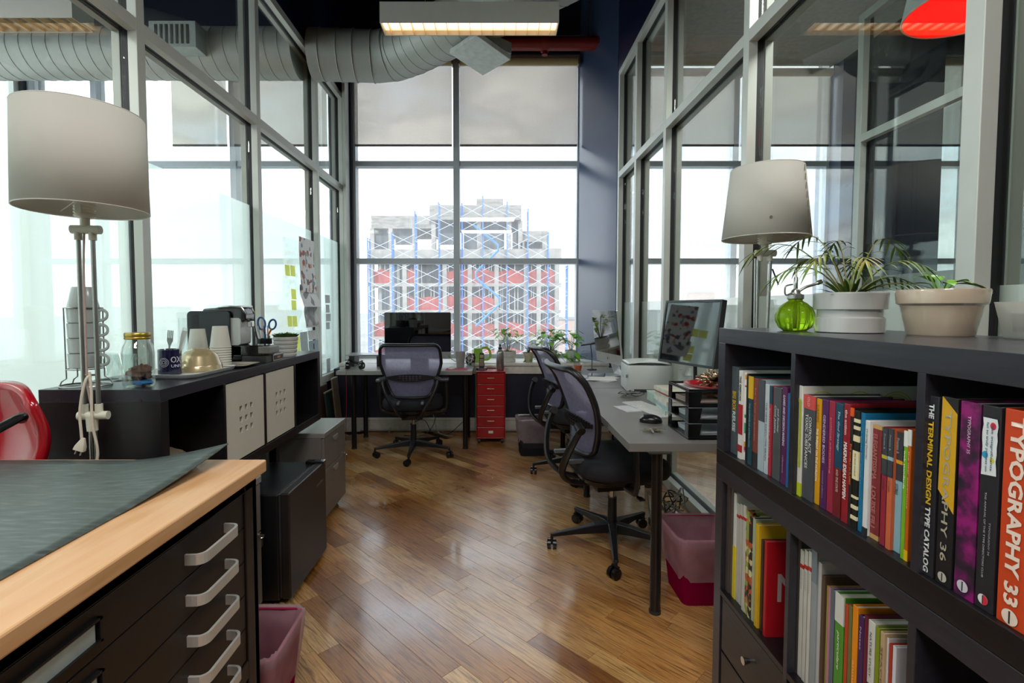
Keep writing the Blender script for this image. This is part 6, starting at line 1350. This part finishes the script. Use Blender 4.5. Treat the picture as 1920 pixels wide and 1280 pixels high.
for k in range(7): B(Matrix.Rotation(.05 * ((k * 3) % 4 - 1.5), 4, 'Z')).box(-.11, .11, -.14, .14, k * .022, k * .022 + .020).obj('magazine', M(('b5afa3', '8a8378', 'c4c0b8', '6e675f', 'a9a296', 'bdb6aa', '7f776c')[k], .6), t, smooth=False)
# cables on the floor, and leaning boards in the far left corner
t = T('power_cables', 'loose black and white cables on the floor under the window desk', 'cable', (-.62, 5.12, 0))
for pts, cc in (([(-.25, .02, .10), (-.22, -.05, .13), (-.1, -.03, .16), (0, -.08, .03), (.15, -.05, .02), (.3, -.02, .14), (.4, .0, .22)], '141416'), ([(.0, 0, .40), (.03, -.02, .3), (.0, -.06, .12), (-.1, -.1, .02), (-.3, -.08, .01)], '2b2b2e'), ([(-.05, -.02, .38), (.0, -.05, .2), (.05, -.04, .03), (.2, -.1, .01)], 'a5a39e')):
    B().tube(spline(pts, 6), .0035, 6).obj('cable', M(cc, .5), t)
B().loft([rrect(.05, .03, .008, z, 3, -.05, -.02) for z in (.38, .42)]).obj('plug', WHITE, t)
t = T('heating_pipe', 'thin pale pipe running above the floor along the skirting', 'pipe', (-.3, 5.19, .03)); B().cyl((-1.1, 0, 0), (1.35, 0, 0), .011, n=12).obj('pipe_run', M('9d978c', .4), t)
for x in (-.8, 0, .8): B().box(x - .01, x + .01, -.012, .035, -.03, .012).obj('pipe_clip', STEEL, t, smooth=False)
for k, (x, cc, hh, l) in enumerate(((-1.60, '4a2f24', .56, 'brown board leaning in the far left corner under the desk'), (-1.55, '1d3a34', .50, 'dark green board leaning beside the brown one'), (-1.50, '6b5a48', .62, 'narrow tan board leaning nearest the chair'))):
    t = T('leaning_board', l, 'board', (x, 4.62 + .09 * k, 0), 0, 'boards leaning in the corner'); B(Matrix.Rotation(-.10, 4, 'Y')).box(-.008, .008, -.02, .28 - .07 * k, 0, hh).obj('board', M(cc, .6), t, .002, smooth=False); B(Matrix.Rotation(-.10, 4, 'Y')).box(-.009, .009, -.02, .28 - .07 * k, hh, hh + .012).obj('edge_strip', M('9a958a', .5), t, smooth=False)
t = T('orange_tag', 'small white and orange tag hanging at the far left partition post', 'tag', (-1.66, 4.50, .50)); B().box(0, .02, -.03, .03, 0, .05).obj('white_part', WHITE, t, .003, smooth=False); B().box(0, .02, -.03, .03, -.05, 0).obj('orange_part', M('b8401c', .5), t, .003, smooth=False)
t = T('under_desk_cables', 'nest of pale and black cables under the near right-hand desk', 'cable', (1.05, 2.95, 0))
for k in range(6):
    pts = [(r8.uniform(-.12, .12), r8.uniform(-.12, .12), r8.uniform(.01, .22)) for _ in range(6)]; pts[0] = (pts[0][0], pts[0][1], .004); B().tube(spline(pts, 6), .004, 6).obj('cable', M(('a5a29a', '161618', '8c8a84', '202022', 'b5b2aa', '3a3a3c')[k], .5), t)
B().box(-.12, .12, -.03, .03, 0, .04).obj('power_strip', M('1a1a1c', .5), t, .004, smooth=False)
# number stencilled on the right glass wall
t = T('door_number', 'black figure 3 stencilled on the glass behind the palm', 'sign', (PR + .058, 1.98, 1.50))
b_ = frame((0, 0, .0), (0, -1, 0), (0, 0, 1)); text('3', .035, .055, M('1d2024', .5), t, b_, 'numeral'); text('CONFERENCE', .05, .006, M('3a3d42', .5), t, frame((0, 0, -.045), (0, -1, 0), (0, 0, 1))); text('ROOM', .02, .006, M('3a3d42', .5), t, frame((0, 0, .045), (0, -1, 0), (0, 0, 1)))
